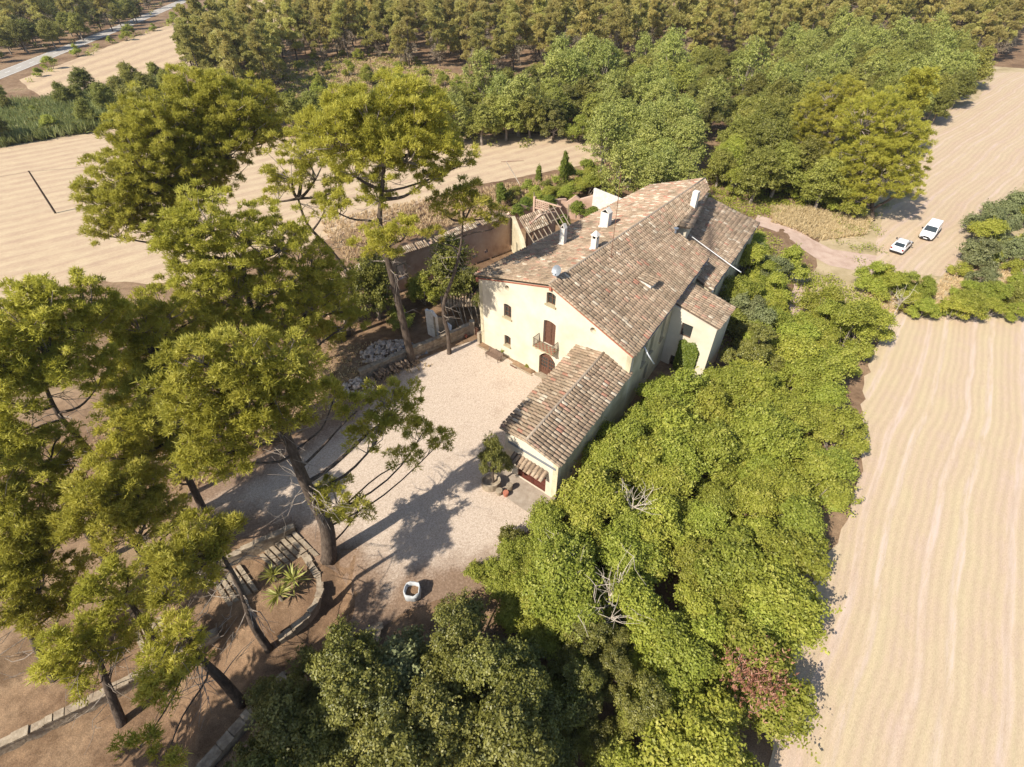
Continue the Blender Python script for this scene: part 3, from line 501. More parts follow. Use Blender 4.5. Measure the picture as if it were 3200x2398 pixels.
def window(w, u0, u1, z0, z1, d=.24, leaves=2, sill=True, rise=.12, frame='wood', rows=3, pane='glass', parent=FH, sillw=.12):
    b = MB(); fw = .07
    w.box(b, u0, u0+fw, z0, z1, d, d+.07); w.box(b, u1-fw, u1, z0, z1, d, d+.07); w.box(b, u0+fw, u1-fw, z0, z0+fw, d, d+.07); w.box(b, u0+fw, u1-fw, z1-fw-rise*.4, z1, d, d+.07)
    mid = (u0+u1)/2
    if leaves == 2: w.box(b, mid-.04, mid+.04, z0+fw, z1-fw, d-.01, d+.06)
    for k in range(1, rows):
        z = lerp(z0, z1, k/rows); w.box(b, u0+fw, u1-fw, z-.02, z+.02, d+.01, d+.055)
    f = b.build('window', M[frame], parent)
    p = MB(); w.box(p, u0+.02, u1-.02, z0+.02, z1, d+.05, d+.065); p.build('pane', M[pane], f)
    if sill:
        q = MB(); w.box(q, u0-sillw, u1+sillw, z0-.12, z0+.015, -.16, d); q.build('sill', M['olive'], f)
    return f
window(fac, 3.35, 4.35, 5.0, 6.6); window(fac, 8.58, 9.6, 8.75, 10.05, rise=.16, rows=2)
window(fac, 3.4, 4.25, 1.45, 2.75, d=.3, rows=1, sillw=.06)
for u, z in ((3.83, 8.46), (13.8, 8.13)):
    b = MB(); w = [fac.pt(u+.33*math.cos(i*math.pi/7), z+.33*math.sin(i*math.pi/7), .38) for i in range(14)]; b.add(w, [tuple(range(14))]); b.build('round_opening', M['olive'], FH)
def leaf_door(w, u0, u1, z0, z1, d, rise, mat, glazed=False, name='door', parent=FH):
    """pair of panelled leaves with raised stiles; the head follows a flat arch"""
    ar = seg_arch(u0, u1, z0, z1, rise, 10)
    b = MB(); b.add([w.pt(u, z, d) for u, z in ar], [tuple(range(len(ar)))]); mid = (u0+u1)/2
    hz = z1-rise
    dr = b.build(name, mat, parent)
    rows = 5 if glazed else 4
    for a, c in ((u0, mid), (mid, u1)):
        s = MB(); fw = .1
        w.box(s, a+.01, a+fw, z0, hz, d-.06, d-.01); w.box(s, c-fw, c-.01, z0, hz, d-.06, d-.01)
        for k in range(rows+1):
            z = lerp(z0+.05, hz-.02, k/rows); w.box(s, a+fw, c-fw, z-.045, z+.045, d-.055, d-.01)
        if glazed:
            m2 = (a+c)/2
            for o_ in (-.14, .14): w.box(s, m2+o_-.025, m2+o_+.025, z0+.5, hz, d-.05, d-.012)
        s.build('door_leaf', mat, dr)
    if glazed:
        g = MB(); w.box(g, u0+.1, u1-.1, z0+.85, hz-.05, d-.012, d-.006); g.build('pane', M['glass'], dr)
    s = MB(); w.box(s, u0, u1, hz-.05, hz+.06, d-.07, d-.005); s.build('transom', mat, dr)
    return dr
leaf_door(fac, 8.4, 9.82, 4.12, 6.98, .28, .18, M['wood'], name='balcony_door')
leaf_door(fac, 8.05, 10.05, .02, 3.05, .3, .75, M['wood'], True, name='entrance_door')
b = MB(); fac.box(b, 7.9, 10.3, -.1, .1, -.5, .3); b.build('doorstep', M['stone_light'], FH)
# balcony
bal = MB(); fac.box(bal, 7.9, 10.25, 3.98, 4.1, -1.0, .05); bo = bal.build('balcony', M['olive'], FH)
q = MB()
for i in range(10):
    for j in range(4):
        if (i+j) % 2: fac.box(q, 7.95+i*.228, 7.95+(i+1)*.228-.01, 4.1, 4.104, -.97+j*.24, -.97+(j+1)*.24-.01)
q.build('floor_tiles', M['terracotta'], bo)
q = MB()
for u in np.arange(7.94, 10.22, .114): fac.box(q, u-.012, u+.012, 4.1, 5.05, -.98, -.955)
for dd in np.arange(-.87, .02, .12):
    for u in (7.94, 10.2): fac.box(q, u-.012, u+.012, 4.1, 5.05, dd-.012, dd+.012)
fac.box(q, 7.92, 10.23, 5.05, 5.085, -1.0, -.945)
for u in (7.94, 10.2): fac.box(q, u-.025, u+.025, 5.05, 5.085, -.945, .02)
q.build('railing', M['iron'], bo)
for u in (8.1, 9.9):
    q = MB(); fac.box(q, u, u+.15, 3.7, 3.98, -.8, .02); q.build('bracket', M['olive'], bo)
# other walls
LB, VE = (17.9, 67.5), (20.55, 49.95)
lw = Wall((17.7, 67.4), A0); lw.build('side_wall', [(0, -.3), (lw.L, -.3), (lw.L, 8.1), (0, 9.0)], [], M['plaster_old'], FH)
rw = Wall(C0, VE)
rh = [rect(3.0, 3.95, 4.1, 6.5), rect(4.7, 5.6, 4.3, 6.4), rect(7.6, 8.5, 4.1, 6.65), rect(4.6, 5.5, .85, 3.0)]
rw.build('side_wall', [(0, -1.4), (rw.L, -1.4), (rw.L, 7.9), (0, 7.25)], rh, M['plaster_old'], FH)
for (u0, u1, z0, z1) in ((3.0, 3.95, 4.1, 6.5), (4.7, 5.6, 4.3, 6.4), (7.6, 8.5, 4.1, 6.65), (4.6, 5.5, .85, 3.0)): window(rw, u0, u1, z0, z1, .3, rise=0, frame='oldwood')
ve = Wall(VE, (16.8, 52.4)); ve.build('rear_gable_wall', [(0, -1.4), (ve.L, -1.4), (ve.L, 9.4), (0, 7.9)], [], M['plaster_old'], FH)
cl = Wall((16.8, 52.2), (23.6, 62.6))
clh = [rect(4.0, 4.7, 8.0, 9.3), rect(9.3, 10.0, 8.4, 9.5)]
cl.build('upper_wall', [(0, 4), (cl.L, 4), (cl.L, 9.95), (0, 9.55)], clh, M['plaster_old'], FH)
for (u0, u1, z0, z1) in ((4.0, 4.7, 8.0, 9.3), (9.3, 10.0, 8.4, 9.5)): window(cl, u0, u1, z0, z1, .25, rise=0, rows=2)
bk = Wall((23.6, 62.6), (23.7, 65.0)); bk.build('rear_wall', [(0, 0), (bk.L, 0), (bk.L, 10.6), (0, 10.0)], [], M['plaster_old'], FH)
bk = Wall((23.7, 65.0), (17.7, 67.4)); bk.build('rear_wall', [(0, 0), (bk.L, 0), (bk.L, 9.0), (0, 10.6)], [], M['plaster_old'], FH)
# projecting bay in the upper wall and its chimney stack
bay = MB(); bay.hexa([(18.4, 54.9, 4.5), (19.5, 54.5, 4.5), (23.4, 62.0, 4.5), (22.9, 61.4, 4.5), (18.4, 54.9, 9.75), (19.5, 54.5, 9.45), (23.4, 62.0, 10.0), (22.9, 61.4, 10.05)]); bay.build('projecting_bay', M['plaster'], FH)
tile_roof_later = [((18.05, 53.85, 9.94), (23.3, 61.7, 10.28), (23.75, 62.1, 10.24), (19.75, 54.15, 9.5))]
# ---- garage wing
WRf, WRb = Vector((3.62, 24.75, 4.45)), Vector((10.55, 34.55, 5.35))
WGf, WGb = Vector((1.06, 26.5, 5.4)), Vector((8.15, 36.05, 6.32))
WLf, WLb = Vector((-.88, 28.7, 4.5)), Vector((6.05, 37.9, 5.75))
wl, wr = (-.55, 28.15), (3.5, 24.9)
gf = Wall(wl, wr)
gf.build('garage_front_wall', [(0, -.4), (gf.L, -.9), (gf.L, 4.3), (2.35, 5.22), (0, 4.35)], [rect(1.3, 4.15, .06, 2.3)], M['plaster'], FH)
gr = Wall(wr, (10.3, 34.25)); gr.build('garage_side_wall', [(0, -1.2), (gr.L, -1.4), (gr.L, 5.15), (0, 4.3)], [rect(2.1, 2.5, 1.1, 1.9), rect(5.6, 6.0, 1.6, 2.4)], M['plaster_old'], FH)
gl = Wall((5.9, 38.0), wl); gl.build('garage_side_wall', [(0, -.3), (gl.L, -.3), (gl.L, 4.35), (0, 5.55)], [], M['plaster'], FH)
gd = leaf_door(gf, 1.3, 4.15, .06, 2.3, .16, .02, M['redwood'], name='garage_door')
q = MB(); gf.box(q, .35, 5.0, 3.62, 3.86, -.05, -.002); q.build('grey_fascia_board', M['lead'], FH)
q = MB(); gf.box(q, .1, 5.15, -.3, .035, -2.3, 0); q.build('apron', pmat('concrete_apron', [(0.3, (.24, .19, .145)), (0.7, (.38, .32, .26))], 1.5, .95, .3), FH)

# ---- roofs
def tile_mesh_np(L=.66, r0=.125, r1=.152, seg=4):
    V = []
    for k, (x, r, lift) in enumerate(((0, r0, .0), (L, r1, .045))):
        for j in range(seg+1):
            w = math.pi*j/seg; V.append((x, r*math.cos(w), r*math.sin(w)*.85+lift))
    Fq = [(j, j+1, seg+1+j+1, seg+1+j) for j in range(seg)]
    # lip at the lower end
    k = len(V)
    for j in range(seg+1):
        w = math.pi*j/seg; V.append((L, (r1-.03)*math.cos(w), (r1-.03)*math.sin(w)*.85+.045))
    Fq += [(seg+1+j, seg+1+j+1, k+j+1, k+j) for j in range(seg)]
    return np.array(V), np.array(Fq)
TV, TF = tile_mesh_np()
TILE_ME = []
for i, mt in enumerate(TM): TILE_ME.append(np_mesh('roof_tile', TV, TF, mt, smooth=False))
def tile_roof(name, r0, r1, e1, e0, weights, deck_name=None, single=0, sp=.345, ex=.545, thick=.14, rng=RNG, near=None, mats=TM, parent=FH):
    """r0-r1 upper edge, e0-e1 lower edge; returns the roof part with its tiles"""
    r0, r1, e0, e1 = map(Vector, (r0, r1, e0, e1))
    dn = MB(); nrm = ((r1-r0).cross(e0-r0)).normalized()
    if nrm.z < 0: nrm = -nrm
    dn.hexa([r0-nrm*thick, e0-nrm*thick, e1-nrm*thick, r1-nrm*thick, r0, e0, e1, r1]); deck = dn.build(name, M['deck'], parent)
    nc = int(round(((r1-r0).length+(e1-e0).length)/2/sp)); nr = max(1, int(round(((e0-r0).length+(e1-r1).length)/2/ex)))
    mats_w = np.array(weights, float); mats_w /= mats_w.sum()
    fr = []
    for i in range(nc):
        a = (i+.5)/nc; top = lerp(r0, r1, a); bot = lerp(e0, e1, a); d = (bot-top).normalized(); L = (bot-top).length; ac = nrm.cross(d).normalized(); st = L/nr
        sc = min(1.25, ((lerp(r0, r1, 1)-r0).length*(1-.5)+(e1-e0).length*.5)/nc/sp)
        off = rng.uniform(-.03, .03)
        for j in range(nr):
            p = top + d*(st*j - .02 + off + rng.uniform(-.03, .03)) + ac*rng.uniform(-.02, .02) + nrm*.012
            yaw = rng.normal(0, .04); d2 = (d*math.cos(yaw)+ac*math.sin(yaw)); a2 = nrm.cross(d2)
            fr.append((p, d2, a2, nrm, st/ex))
    mi = rng.choice(len(weights), len(fr), p=mats_w)
    order = np.arange(len(fr))
    if single:
        c = Vector(near); order = np.array(sorted(range(len(fr)), key=lambda k: (fr[k][0]-c).length)); own = order[:single]; rest = order[single:]
        for k in own:
            p, d, a, n, s = fr[k]; o = bpy.data.objects.new('roof_tile', TILE_ME[mi[k]]); COL.objects.link(o); o.parent = deck
            o.matrix_basis = Matrix(((d.x*s, a.x, n.x, p.x), (d.y*s, a.y, n.y, p.y), (d.z*s, a.z, n.z, p.z), (0, 0, 0, 1)))
    else: rest = order
    if len(rest):
        Vs = []; Fs = []; ms = []
        for q, k in enumerate(rest):
            p, d, a, n, s = fr[k]; B = np.array([[*(d*s)], [*a], [*n]]); Vs.append(TV @ B + np.array(p)); Fs.append(TF + q*len(TV)); ms += [mi[k]]*len(TF)
        me = np_mesh(name+'_tiles', np.concatenate(Vs), np.concatenate(Fs), TM, midx=ms)
        o = obj('roof_tiles', me, deck); tag(o, kind='stuff')
    return deck
GREY = [5, 5.5, 5, 3, 2.4, .75, .7, .35, 3]; PINK = [2.5, 3, 4, 1.2, 3.5, 2.2, 3.4, 1.3, 3]; WING = [4.5, 5, 4, 3, 3, 1.3, 1.2, .4, 2.6]
def on_ridge(t): return lerp(RF, RB, t)
EF = Vector((10.32, 34.05, 7.55)); VEp = Vector((20.76, 49.8, 8.23)); UPp = Vector((17.06, 52.39, 9.87)); UBp = Vector((24.14, 62.96, 10.34))
tile_roof('left_roof_slope', on_ridge(0), on_ridge(.5), lerp(LEF, LEB, .5), LEF, GREY[:6]+[1.6, .7, 3])
tile_roof('left_roof_slope', on_ridge(.5), on_ridge(1), LEB, lerp(LEF, LEB, .5), PINK)
tm = .60
tile_roof('right_roof_slope', on_ridge(0), on_ridge(tm), VEp, EF, GREY)
tile_roof('upper_roof_slope', on_ridge(tm)+Vector((0, 0, .004)), on_ridge(1), UBp, UPp, GREY)
tile_roof('bay_roof', *tile_roof_later[0], GREY)
tile_roof('lean_to_roof', (16.95, 52.3, 7.3), (25.2, 65.2, 8.5), (31.65, 63.19, 6.0), (20.91, 46.9, 6.0), GREY)
tile_roof('annexe_roof', (15.85, 42.95, 7.12), (18.45, 46.6, 7.2), (22.25, 43.5, 6.2), (19.5, 39.75, 6.25), [4, 5, 4, 3, 2.5, .6, 1.5, .6, 3])
b = MB(); b.tube([lerp(RF, RB, t)+Vector((0, 0, .03)) for t in np.linspace(0, 1, 9)], .13, 8)
rg = b.build('ridge_tiles', M['mortar'], FH, True)
tile_roof('garage_roof', WGf, WGb, WRb, WRf, WING, single=210, near=(2.5, 25, 5))
tile_roof('garage_roof', WGb, WGf, WLf, WLb, WING, single=90, near=(0, 27, 5))
b = MB(); b.tube([lerp(WGf, WGb, t)+Vector((0, 0, .04)) for t in np.linspace(0, 1, 6)], .13, 8); b.build('ridge_tiles', M['mortar'], FH, True)
# small tiled hood over the garage door
hp = [gf.pt(.95, 2.95, -.02), gf.pt(4.35, 2.95, -.02), gf.pt(4.35, 2.62, -.75), gf.pt(.95, 2.62, -.75)]
tile_roof('door_hood', hp[0], hp[1], hp[2], hp[3], [2, 2, 3, 5, 2, .6, .6, .3, 2], sp=.36, ex=.42, thick=.08)
# cornice under the front roof edge: brick string with dentils
def cornice(p0, p1, name='cornice', dent=True, parent=FH):
    b = MB(); d = (p1-p0).normalized(); n = fac.n; u = d.cross(n); u = u if u.z > 0 else -u; L = (p1-p0).length
    b.box(p0, d, n, u, 0, L, 0, .11, -.05, 0); b.box(p0, d, n, u, 0, L, 0, .05, -.13, -.09)
    k = 0.0
    while k < L and dent: b.box(p0, d, n, u, k, k+.1, .0, .08, -.09, -.05); k += .2
    return b.build(name, M['terracotta'], parent)
cornice(fac.pt(-.1, 8.12), fac.pt(9.06, 10.66)); cornice(fac.pt(9.06, 10.66), fac.pt(18.0, 7.36))
b = MB(); fac.box(b, -.25, 0, 7.7, 8.1, -.15, .3); fac.box(b, 8.95, 9.2, 10.35, 10.72, -.22, .1); b.build('corner_bead', M['terracotta'], FH)
# verge row of tiles on the front roof edge
def verge(p0, p1, name='verge_tiles', parent=FH, r=.11):
    b = MB(); n = max(2, int((p1-p0).length/.42))
    for i in range(n):
        a = lerp(p0, p1, i/n); c = lerp(p0, p1, (i+1.08)/n); b.tube([a+Vector((0, 0, .02)), c+Vector((0, 0, .05))], [r*.85, r], 8)
    return b.build(name, TM[2], parent, True)
fo = Vector((-.651, -.759, 0))*.12
verge(RF+fo*1.0, LEF+Vector((-.1, -.9, -.02))*.0+fo*.3); verge(RF+fo, EF+fo*.3); verge(VEp, UPp); verge(WGf+fo*.5, WRf+fo*.5); verge(WGf+fo*.5, WLf+fo*.5)
# gutters and pipes
b = MB(); b.tube([EF+Vector((.9, 1.3, -.12)), VEp+Vector((.1, 0, -.12))], .09, 6); b.tube([Vector((31.75, 63.2, 5.9)), Vector((21.0, 46.9, 5.9))], .07, 6); b.build('gutter', M['gutter'], FH)
b = MB(); b.tube([(11.5, 35.7, 7.3), (11.9, 35.5, 6.6), (12.6, 35.4, 5.6)], .07, 6); b.tube([(20.3, 55.4, 8.1), (24.2, 50.9, 6.6), (24.9, 50.0, 6.4)], .045, 6); b.build('drain_pipe', M['whitepipe'], FH, True)
# lean-to walls and annexe walls
lt = Wall((20.75, 47.2), (31.3, 63.0))
lth = [rect(3.0, 3.7, 3.2, 4.8), rect(7.0, 7.7, 2.6, 4.8), rect(11.5, 12.2, 3.2, 4.8)]
lt.build('lean_to_wall', [(0, -1.4), (lt.L, -1.4), (lt.L, 5.9), (0, 5.9)], lth, M['plaster_old'], FH)
for h in lth: window(lt, h[0][0], h[1][0], h[0][1], h[2][1], .25, rise=0, rows=2)
w2 = Wall((18.5, 50.2), (20.75, 47.2)); w2.build('lean_to_wall', [(0, -1.4), (w2.L, -1.4), (w2.L, 5.85), (0, 6.4)], [], M['plaster_old'], FH)
w2 = Wall((31.3, 63.0), (25.0, 65.2)); w2.build('lean_to_wall', [(0, -1.4), (w2.L, -1.4), (w2.L, 8.3), (0, 5.9)], [], M['plaster_old'], FH)
an = Wall((15.75, 42.75), (19.3, 39.7))
an.build('annexe_wall', [(0, -1.4), (an.L, -1.4), (an.L, 6.1), (0, 6.95)], [rect(1.3, 2.45, 3.95, 5.5), rect(1.0, 2.0, -1.2, 1.3)], M['plaster'], FH, .35)
window(an, 1.3, 2.45, 3.95, 5.5, .22, leaves=1, rise=0, rows=1, sillw=.05, sill=False)
window(an, 1.0, 2.0, -1.2, 1.3, .2, rise=0, rows=3, sill=False)
a2 = Wall((19.3, 39.7), (22.0, 43.4)); a2.build('annexe_wall', [(0, -1.4), (a2.L, -1.4), (a2.L, 6.05), (0, 6.1)], [], M['plaster'], FH, .35)
a2 = Wall((22.0, 43.4), (18.5, 46.4)); a2.build('annexe_wall', [(0, -1.4), (a2.L, -1.4), (a2.L, 7.05), (0, 6.05)], [], M['plaster'], FH, .35)
# chimneys
def roofz(x, y, side):
    e = LEF if side == 'L' else EF
    n = (RB-RF).cross(e-RF); return RF.z - (n.x*(x-RF.x)+n.y*(y-RF.y))/n.z
VX, VY = Vector((.638, .77, 0)), Vector((.759, -.651, 0))
def chimney(x, y, w, dp, h, kind, name='chimney'):
    z = roofz(x, y, 'L'); b = MB(); o = (x, y, z)
    b.box(o, VY, VX, UP, -w/2-.08, w/2+.08, -dp/2-.08, dp/2+.08, -.5, .16)
    b.box(o, VY, VX, UP, -w/2, w/2, -dp/2, dp/2, .1, h)
    c = b.build(name, M['white'], FH); q = MB(); P = lambda a, bb, zz: Vector(o)+VY*a+VX*bb+UP*zz
    if kind == 'gable':        # two leaning slabs with an open triangle between them
        t = .07; g = .42
        for s in (-1, 1):
            q.hexa([P(s*w/2, -dp/2, h), P(s*(w/2-t), -dp/2, h), P(s*(w/2-t), dp/2, h), P(s*w/2, dp/2, h), P(s*.05, -dp/2, h+g), P(0, -dp/2, h+g-.08), P(0, dp/2, h+g-.08), P(s*.05, dp/2, h+g)])
        q.build('cap', M['white'], c); k = MB(); k.box(o, VY, VX, UP, -w/2+.08, w/2-.08, -dp/2+.03, dp/2-.03, h, h+.04); k.build('flue', M['dark'], c)
    else:                       # four posts under a small pyramid
        for sx in (-1, 1):
            for sy in (-1, 1): q.box(o, VY, VX, UP, sx*w/2-.06*(sx+1), sx*w/2-.06*(sx-1), sy*dp/2-.06*(sy+1), sy*dp/2-.06*(sy-1), h, h+.35)
        e = .1; q.add([P(-w/2-e, -dp/2-e, h+.35), P(w/2+e, -dp/2-e, h+.35), P(w/2+e, dp/2+e, h+.35), P(-w/2-e, dp/2+e, h+.35), P(0, 0, h+.85)], [(0, 1, 4), (1, 2, 4), (2, 3, 4), (3, 0, 4), (3, 2, 1, 0)])
        q.build('cap', M['white'], c); k = MB(); k.box(o, VY, VX, UP, -w/2+.1, w/2-.1, -dp/2+.1, dp/2-.1, h, h+.33); k.build('flue', M['dark'], c)
chimney(5.3, 50.1, .55, .5, 1.9, 'gable'); chimney(8.1, 46.95, .58, .52, 1.15, 'pyramid'); chimney(10.1, 53.3, 1.0, .75, 1.75, 'gable')
b = MB(); b.box((20.9, 58.3, 0), VY, VX, UP, -.3, .35, -.25, .35, 8.9, 12.0); b.add([Vector((20.9, 58.3, 8.9))+VY*-.3+VX*-.25, Vector((20.9, 58.3, 8.9))+VY*.35+VX*-.25, Vector((20.9, 58.3, 8.9))+VY*.35+VX*.35, Vector((20.9, 58.3, 8.9))+VY*-.3+VX*.35, Vector((20.6, 58.4, 8.0))], [(1, 0, 4), (2, 1, 4), (3, 2, 4), (0, 3, 4)]); b.build('chimney_stack', M['white'], FH)
b = MB(); b.tube([(17.55, 52.3, 8.0), (17.55, 52.3, 10.3)], .12, 10); b.tube([(17.55, 52.3, 10.35), (17.55, 52.3, 10.42)], .26, 12); b.build('flue_pipe', M['lead'], FH)
# roof hatch dormer on the right slope
dz = roofz(13.0, 43.4, 'R'); b = MB(); o = (12.9, 43.5, dz); dnv = (EF-RF).normalized()
P = lambda a, bb, zz: Vector(o)+VY*a+VX*bb+UP*zz
b.add([P(-.5, -.55, -.1), P(.75, -.55, -.55), P(.75, .55, -.55), P(-.5, .55, -.1), P(-.5, -.55, .55), P(.75, -.55, .42), P(.75, .55, .42), P(-.5, .55, .55)], [(0, 1, 5, 4), (1, 2, 6, 5), (2, 3, 7, 6), (3, 0, 4, 7), (4, 5, 6, 7)])
dm = b.build('roof_hatch', M['white'], FH)
tile_roof('hatch_roof', P(-.7, -.72, .62), P(-.7, .72, .62), P(.95, .72, .42), P(.95, -.72, .42), GREY, thick=.06)
# satellite dish and mast
def dish(c, aim, R_, name, mat, parent):
    b = MB(); c = Vector(c); w = Vector(aim).normalized(); a = w.cross(UP).normalized(); bb = w.cross(a); V = [c-w*.09]; Fs = []; n = 18
    for k, (rr, dd) in enumerate(((.5, -.06), (1.0, .02))):
        for j in range(n): V.append(c+(a*math.cos(2*math.pi*j/n)+bb*math.sin(2*math.pi*j/n)*1.05)*R_*rr+w*dd)
    for j in range(n):
        j2 = (j+1) % n; Fs += [(0, 1+j, 1+j2), (1+j, 1+n+j, 1+n+j2, 1+j2)]
    b.add(V, Fs); return b.build(name, mat, parent, True)
SD = thing('satellite_dish', (4.0, 41.0, 10.9), 'round grey satellite dish at front end of the roof ridge', 'satellite dish')
dish((3.95, 40.95, 11.75), (-.55, -.62, .45), .48, 'reflector', M['lead'], SD)
b = MB(); b.tube([(4.05, 41.0, 10.8), (4.05, 41.0, 11.5), (3.98, 40.98, 11.68)], .035, 6); b.build('mast', M['lead'], SD); b = MB(); b.tube([(3.95, 40.95, 11.35), (3.62, 40.6, 11.7)], .02, 5); b.tube([(3.6, 40.58, 11.66), (3.6, 40.58, 11.78)], .05, 6); b.build('feed_arm', M['lead'], SD)
AM = thing('antenna_mast', (9.66, 45.87, roofz(9.66, 45.87, 'R')), 'thin rusty antenna mast standing on the right roof slope', 'antenna')
b = MB(); zz = roofz(9.66, 45.87, 'R'); b.tube([(9.66, 45.87, zz-.05), (9.6, 45.9, 15), (9.5, 45.9, 18.6)], .03, 5); b.build('pole', M['rust'], AM); b = MB(); b.tube([(9.66, 45.87, zz-.02), (9.66, 45.87, zz+.1)], .22, 8); b.build('base_plate', M['rust'], AM)

# ------------------------------------------------------------------ ruined outbuilding
RU = thing('ruined_outbuilding', (-9.0, 60.0, 0), 'roofless pink ruined outbuilding with tile coping left of the farmhouse', 'ruin')
r1 = Wall((-21.5, 50.65), (-.1, 67.4))
ruh = [rect(7.3+2.2, 8.4+2.2, 1.6, 3.5), rect(14.0, 14.9, 2.0, 3.3), rect(20.6, 21.4, .9, 1.5), rect(22.6, 23.1, 1.0, 1.5), seg_arch(3.2, 5.8, -.2, 2.9, 1.2)]
r1.build('long_wall', [(0, -.3), (r1.L, -.3), (r1.L, 4.95), (24.0, 5.3), (19, 5.2), (15.5, 4.9), (11, 5.0), (6, 4.7), (0, 4.4)], ruh, M['pink'], RU, .55)
b = MB(); r1.box(b, 9.35, 9.5, 1.5, 3.6, -.04, .3); r1.box(b, 10.6, 10.75, 1.5, 3.6, -.04, .3); r1.box(b, 9.5, 10.6, 3.5, 3.64, -.04, .3); b.build('window_surround', M['stone_light'], RU)
# coping: rows of tiles slanting over the wall head
def coping(w, s0, s1, zf, parent, rng=np.random.default_rng(3), drop=.06):
    Vs = []; Fs = []; ms = []; q = 0
    for s in np.arange(s0, s1, .25):
        if rng.random() < drop: continue
        for d0, dz in ((-.22, 0), (.2, .17)):
            if rng.random() < .05: continue
            p = w.pt(s+rng.uniform(-.03, .03), zf(s)+.05+dz+.16*0, d0+.0); d = (-w.n*1.0 + UP*.38).normalized()
            d = -d; p = p - d*.45; a = Vector(w.d); n = d.cross(a); n = n if n.z > 0 else -n
            B = np.array([[*(d*1.05)], [*(a*1.05)], [*n]]); Vs.append(TV @ B + np.array(p)); Fs.append(TF + q*len(TV)); ms += [int(rng.choice([0, 1, 2, 4, 4, 5, 8]))]*len(TF); q += 1
    o = obj('coping_tiles', np_mesh('coping_tiles', np.concatenate(Vs), np.concatenate(Fs), TM, midx=ms), parent); return tag(o, kind='stuff')
zf = lambda s: float(np.interp(s, [0, 6, 11, 15.5, 19, 24, r1.L], [4.4, 4.7, 5.0, 4.9, 5.2, 5.3, 4.95]))
coping(r1, .2, 14.2, zf, RU); coping(r1, 14.8, 26.8, zf, RU)
r2 = Wall((-.1, 67.4), (1.6, 60.9)); r2.build('return_wall', [(0, -.3), (r2.L, -.3), (r2.L, 2.4), (4.8, 3.9), (2.2, 4.5), (0, 5.0)], [seg_arch(2.6, 3.5, .2, 2.6, .2)], M['plaster_old'], RU, .5)
r3 = Wall((-3.5, 71.2), (8.5, 78.5)); r3.build('rear_wall', [(0, -.3), (r3.L, -.3), (r3.L, 2.8), (10, 3.4), (8.2, 2.6), (5.5, 3.8), (3.4, 2.7), (2, 3.4), (0, 3.9)], [], M['pink'], RU, .5)
r4 = Wall((2.2, 66.4), (6.4, 72.0)); r4.build('inner_wall', [(0, -.3), (r4.L, -.3), (r4.L, 3.6), (3.2, 4.6), (0, 4.2)], [rect(1.0, 1.9, 1.2, 2.3)], M['pink'], RU, .4)
r5 = Wall((12.2, 77.0), (19.3, 73.6)); r5.build('pale_parapet_wall', [(0, -.3), (r5.L, -.3), (r5.L, 3.4), (0, 5.0)], [], M['white'], RU, .5)
r6 = Wall((7.2, 78.0), (12.2, 77.0)); r6.build('rear_wall', [(0, -.3), (r6.L, -.3), (r6.L, 3.9), (3.2, 3.2), (2.5, 3.7), (1.2, 2.6), (0, 3.0)], [], M['pink'], RU, .5)
# what is left of the roof: rafters and a few rows of tiles
T0, T1, B1, B0 = Vector((1.0, 67.6, 4.6)), Vector((6.5, 72.4, 4.6)), Vector((8.2, 68.6, 2.9)), Vector((3.0, 63.6, 2.9))
for i in range(9):
    t = i/8; b = MB(); p, q = lerp(T0, T1, t), lerp(B0, B1, t)
    if i in (5,): q = lerp(p, q, .6)
    b.tube([p, q], .075, 6); b.build('rafter', M['oldwood'], RU)
b = MB()
for k in (.08, .5, .92): b.tube([lerp(T0, B0, k)-UP*.12, lerp(T1, B1, k)-UP*.12], .09, 6)
b.build('purlin', M['oldwood'], RU)
dk = tile_roof('roof_remnant', T0+UP*.12, lerp(T0, T1, .55)+UP*.12, lerp(lerp(T0, T1, .55), lerp(B0, B1, .55), .62)+UP*.12, lerp(T0, B0, .62)+UP*.12, [3, 4, 5, 3, 4, 1.5, .5, .3, 2], thick=.05, parent=RU)
for (x, y, z, h) in ((3.2, 74.2, 0, 5.6), (7.9, 70.4, 0, 5.4)):
    b = MB(); b.tube([(x, y, z), (x, y, h)], .06, 6); b.build('post', M['oldwood'], RU)
lat = Wall((3.2, 74.0), (7.6, 70.7)); b = MB()
lat.box(b, -.15, .15, 0, 5.0, 0, .3); lat.box(b, .2, 4.6, 4.5, 4.65, .08, .3); lat.box(b, .2, 2.6, 3.3, 3.5, .05, .35)
for k in range(7): lat.box(b, .35+k*.34, .45+k*.34, 3.5, 4.55, .1, .3)
for k in range(3): lat.box(b, .2, 2.6, 3.72+k*.28, 3.80+k*.28, .1, .3)
b.build('brick_lattice', M['pink'], RU)

# ------------------------------------------------------------------ collapsed shed between the yard wall and the house
SH = thing('collapsed_shed', (-7.0, 48.5, 0), 'collapsed shed with leaning white wall and broken roof beams beside the yard wall', 'shed')
w = Wall((-9.5, 47.4), (-8.3, 46.4)); w.build('standing_wall', [(0, -.2), (w.L, -.2), (w.L, 3.0), (.9, 3.5), (.2, 3.2), (0, 3.3)], [], M['white'], SH, .35)
w = Wall((-8.3, 46.4), (-6.5, 48.6)); w.build('broken_wall', [(0, -.2), (w.L, -.2), (w.L, 1.2), (1.6, 2.0), (.7, 2.6), (0, 3.0)], [], M['stone_light'], SH, .35)
rng = np.random.default_rng(5)
for i in range(13):
    t = i/12; p = Vector((-8.0+t*5.4, 49.8+t*1.0, 2.6+rng.uniform(-.2, .2))); q = p + Vector((rng.uniform(.5, 1.2), -2.6+rng.uniform(-.5, .5), -1.5+rng.uniform(-.4, .2)))
    b = MB(); b.tube([p, q], .05, 5); b.build('fallen_beam', M['oldwood'], SH)
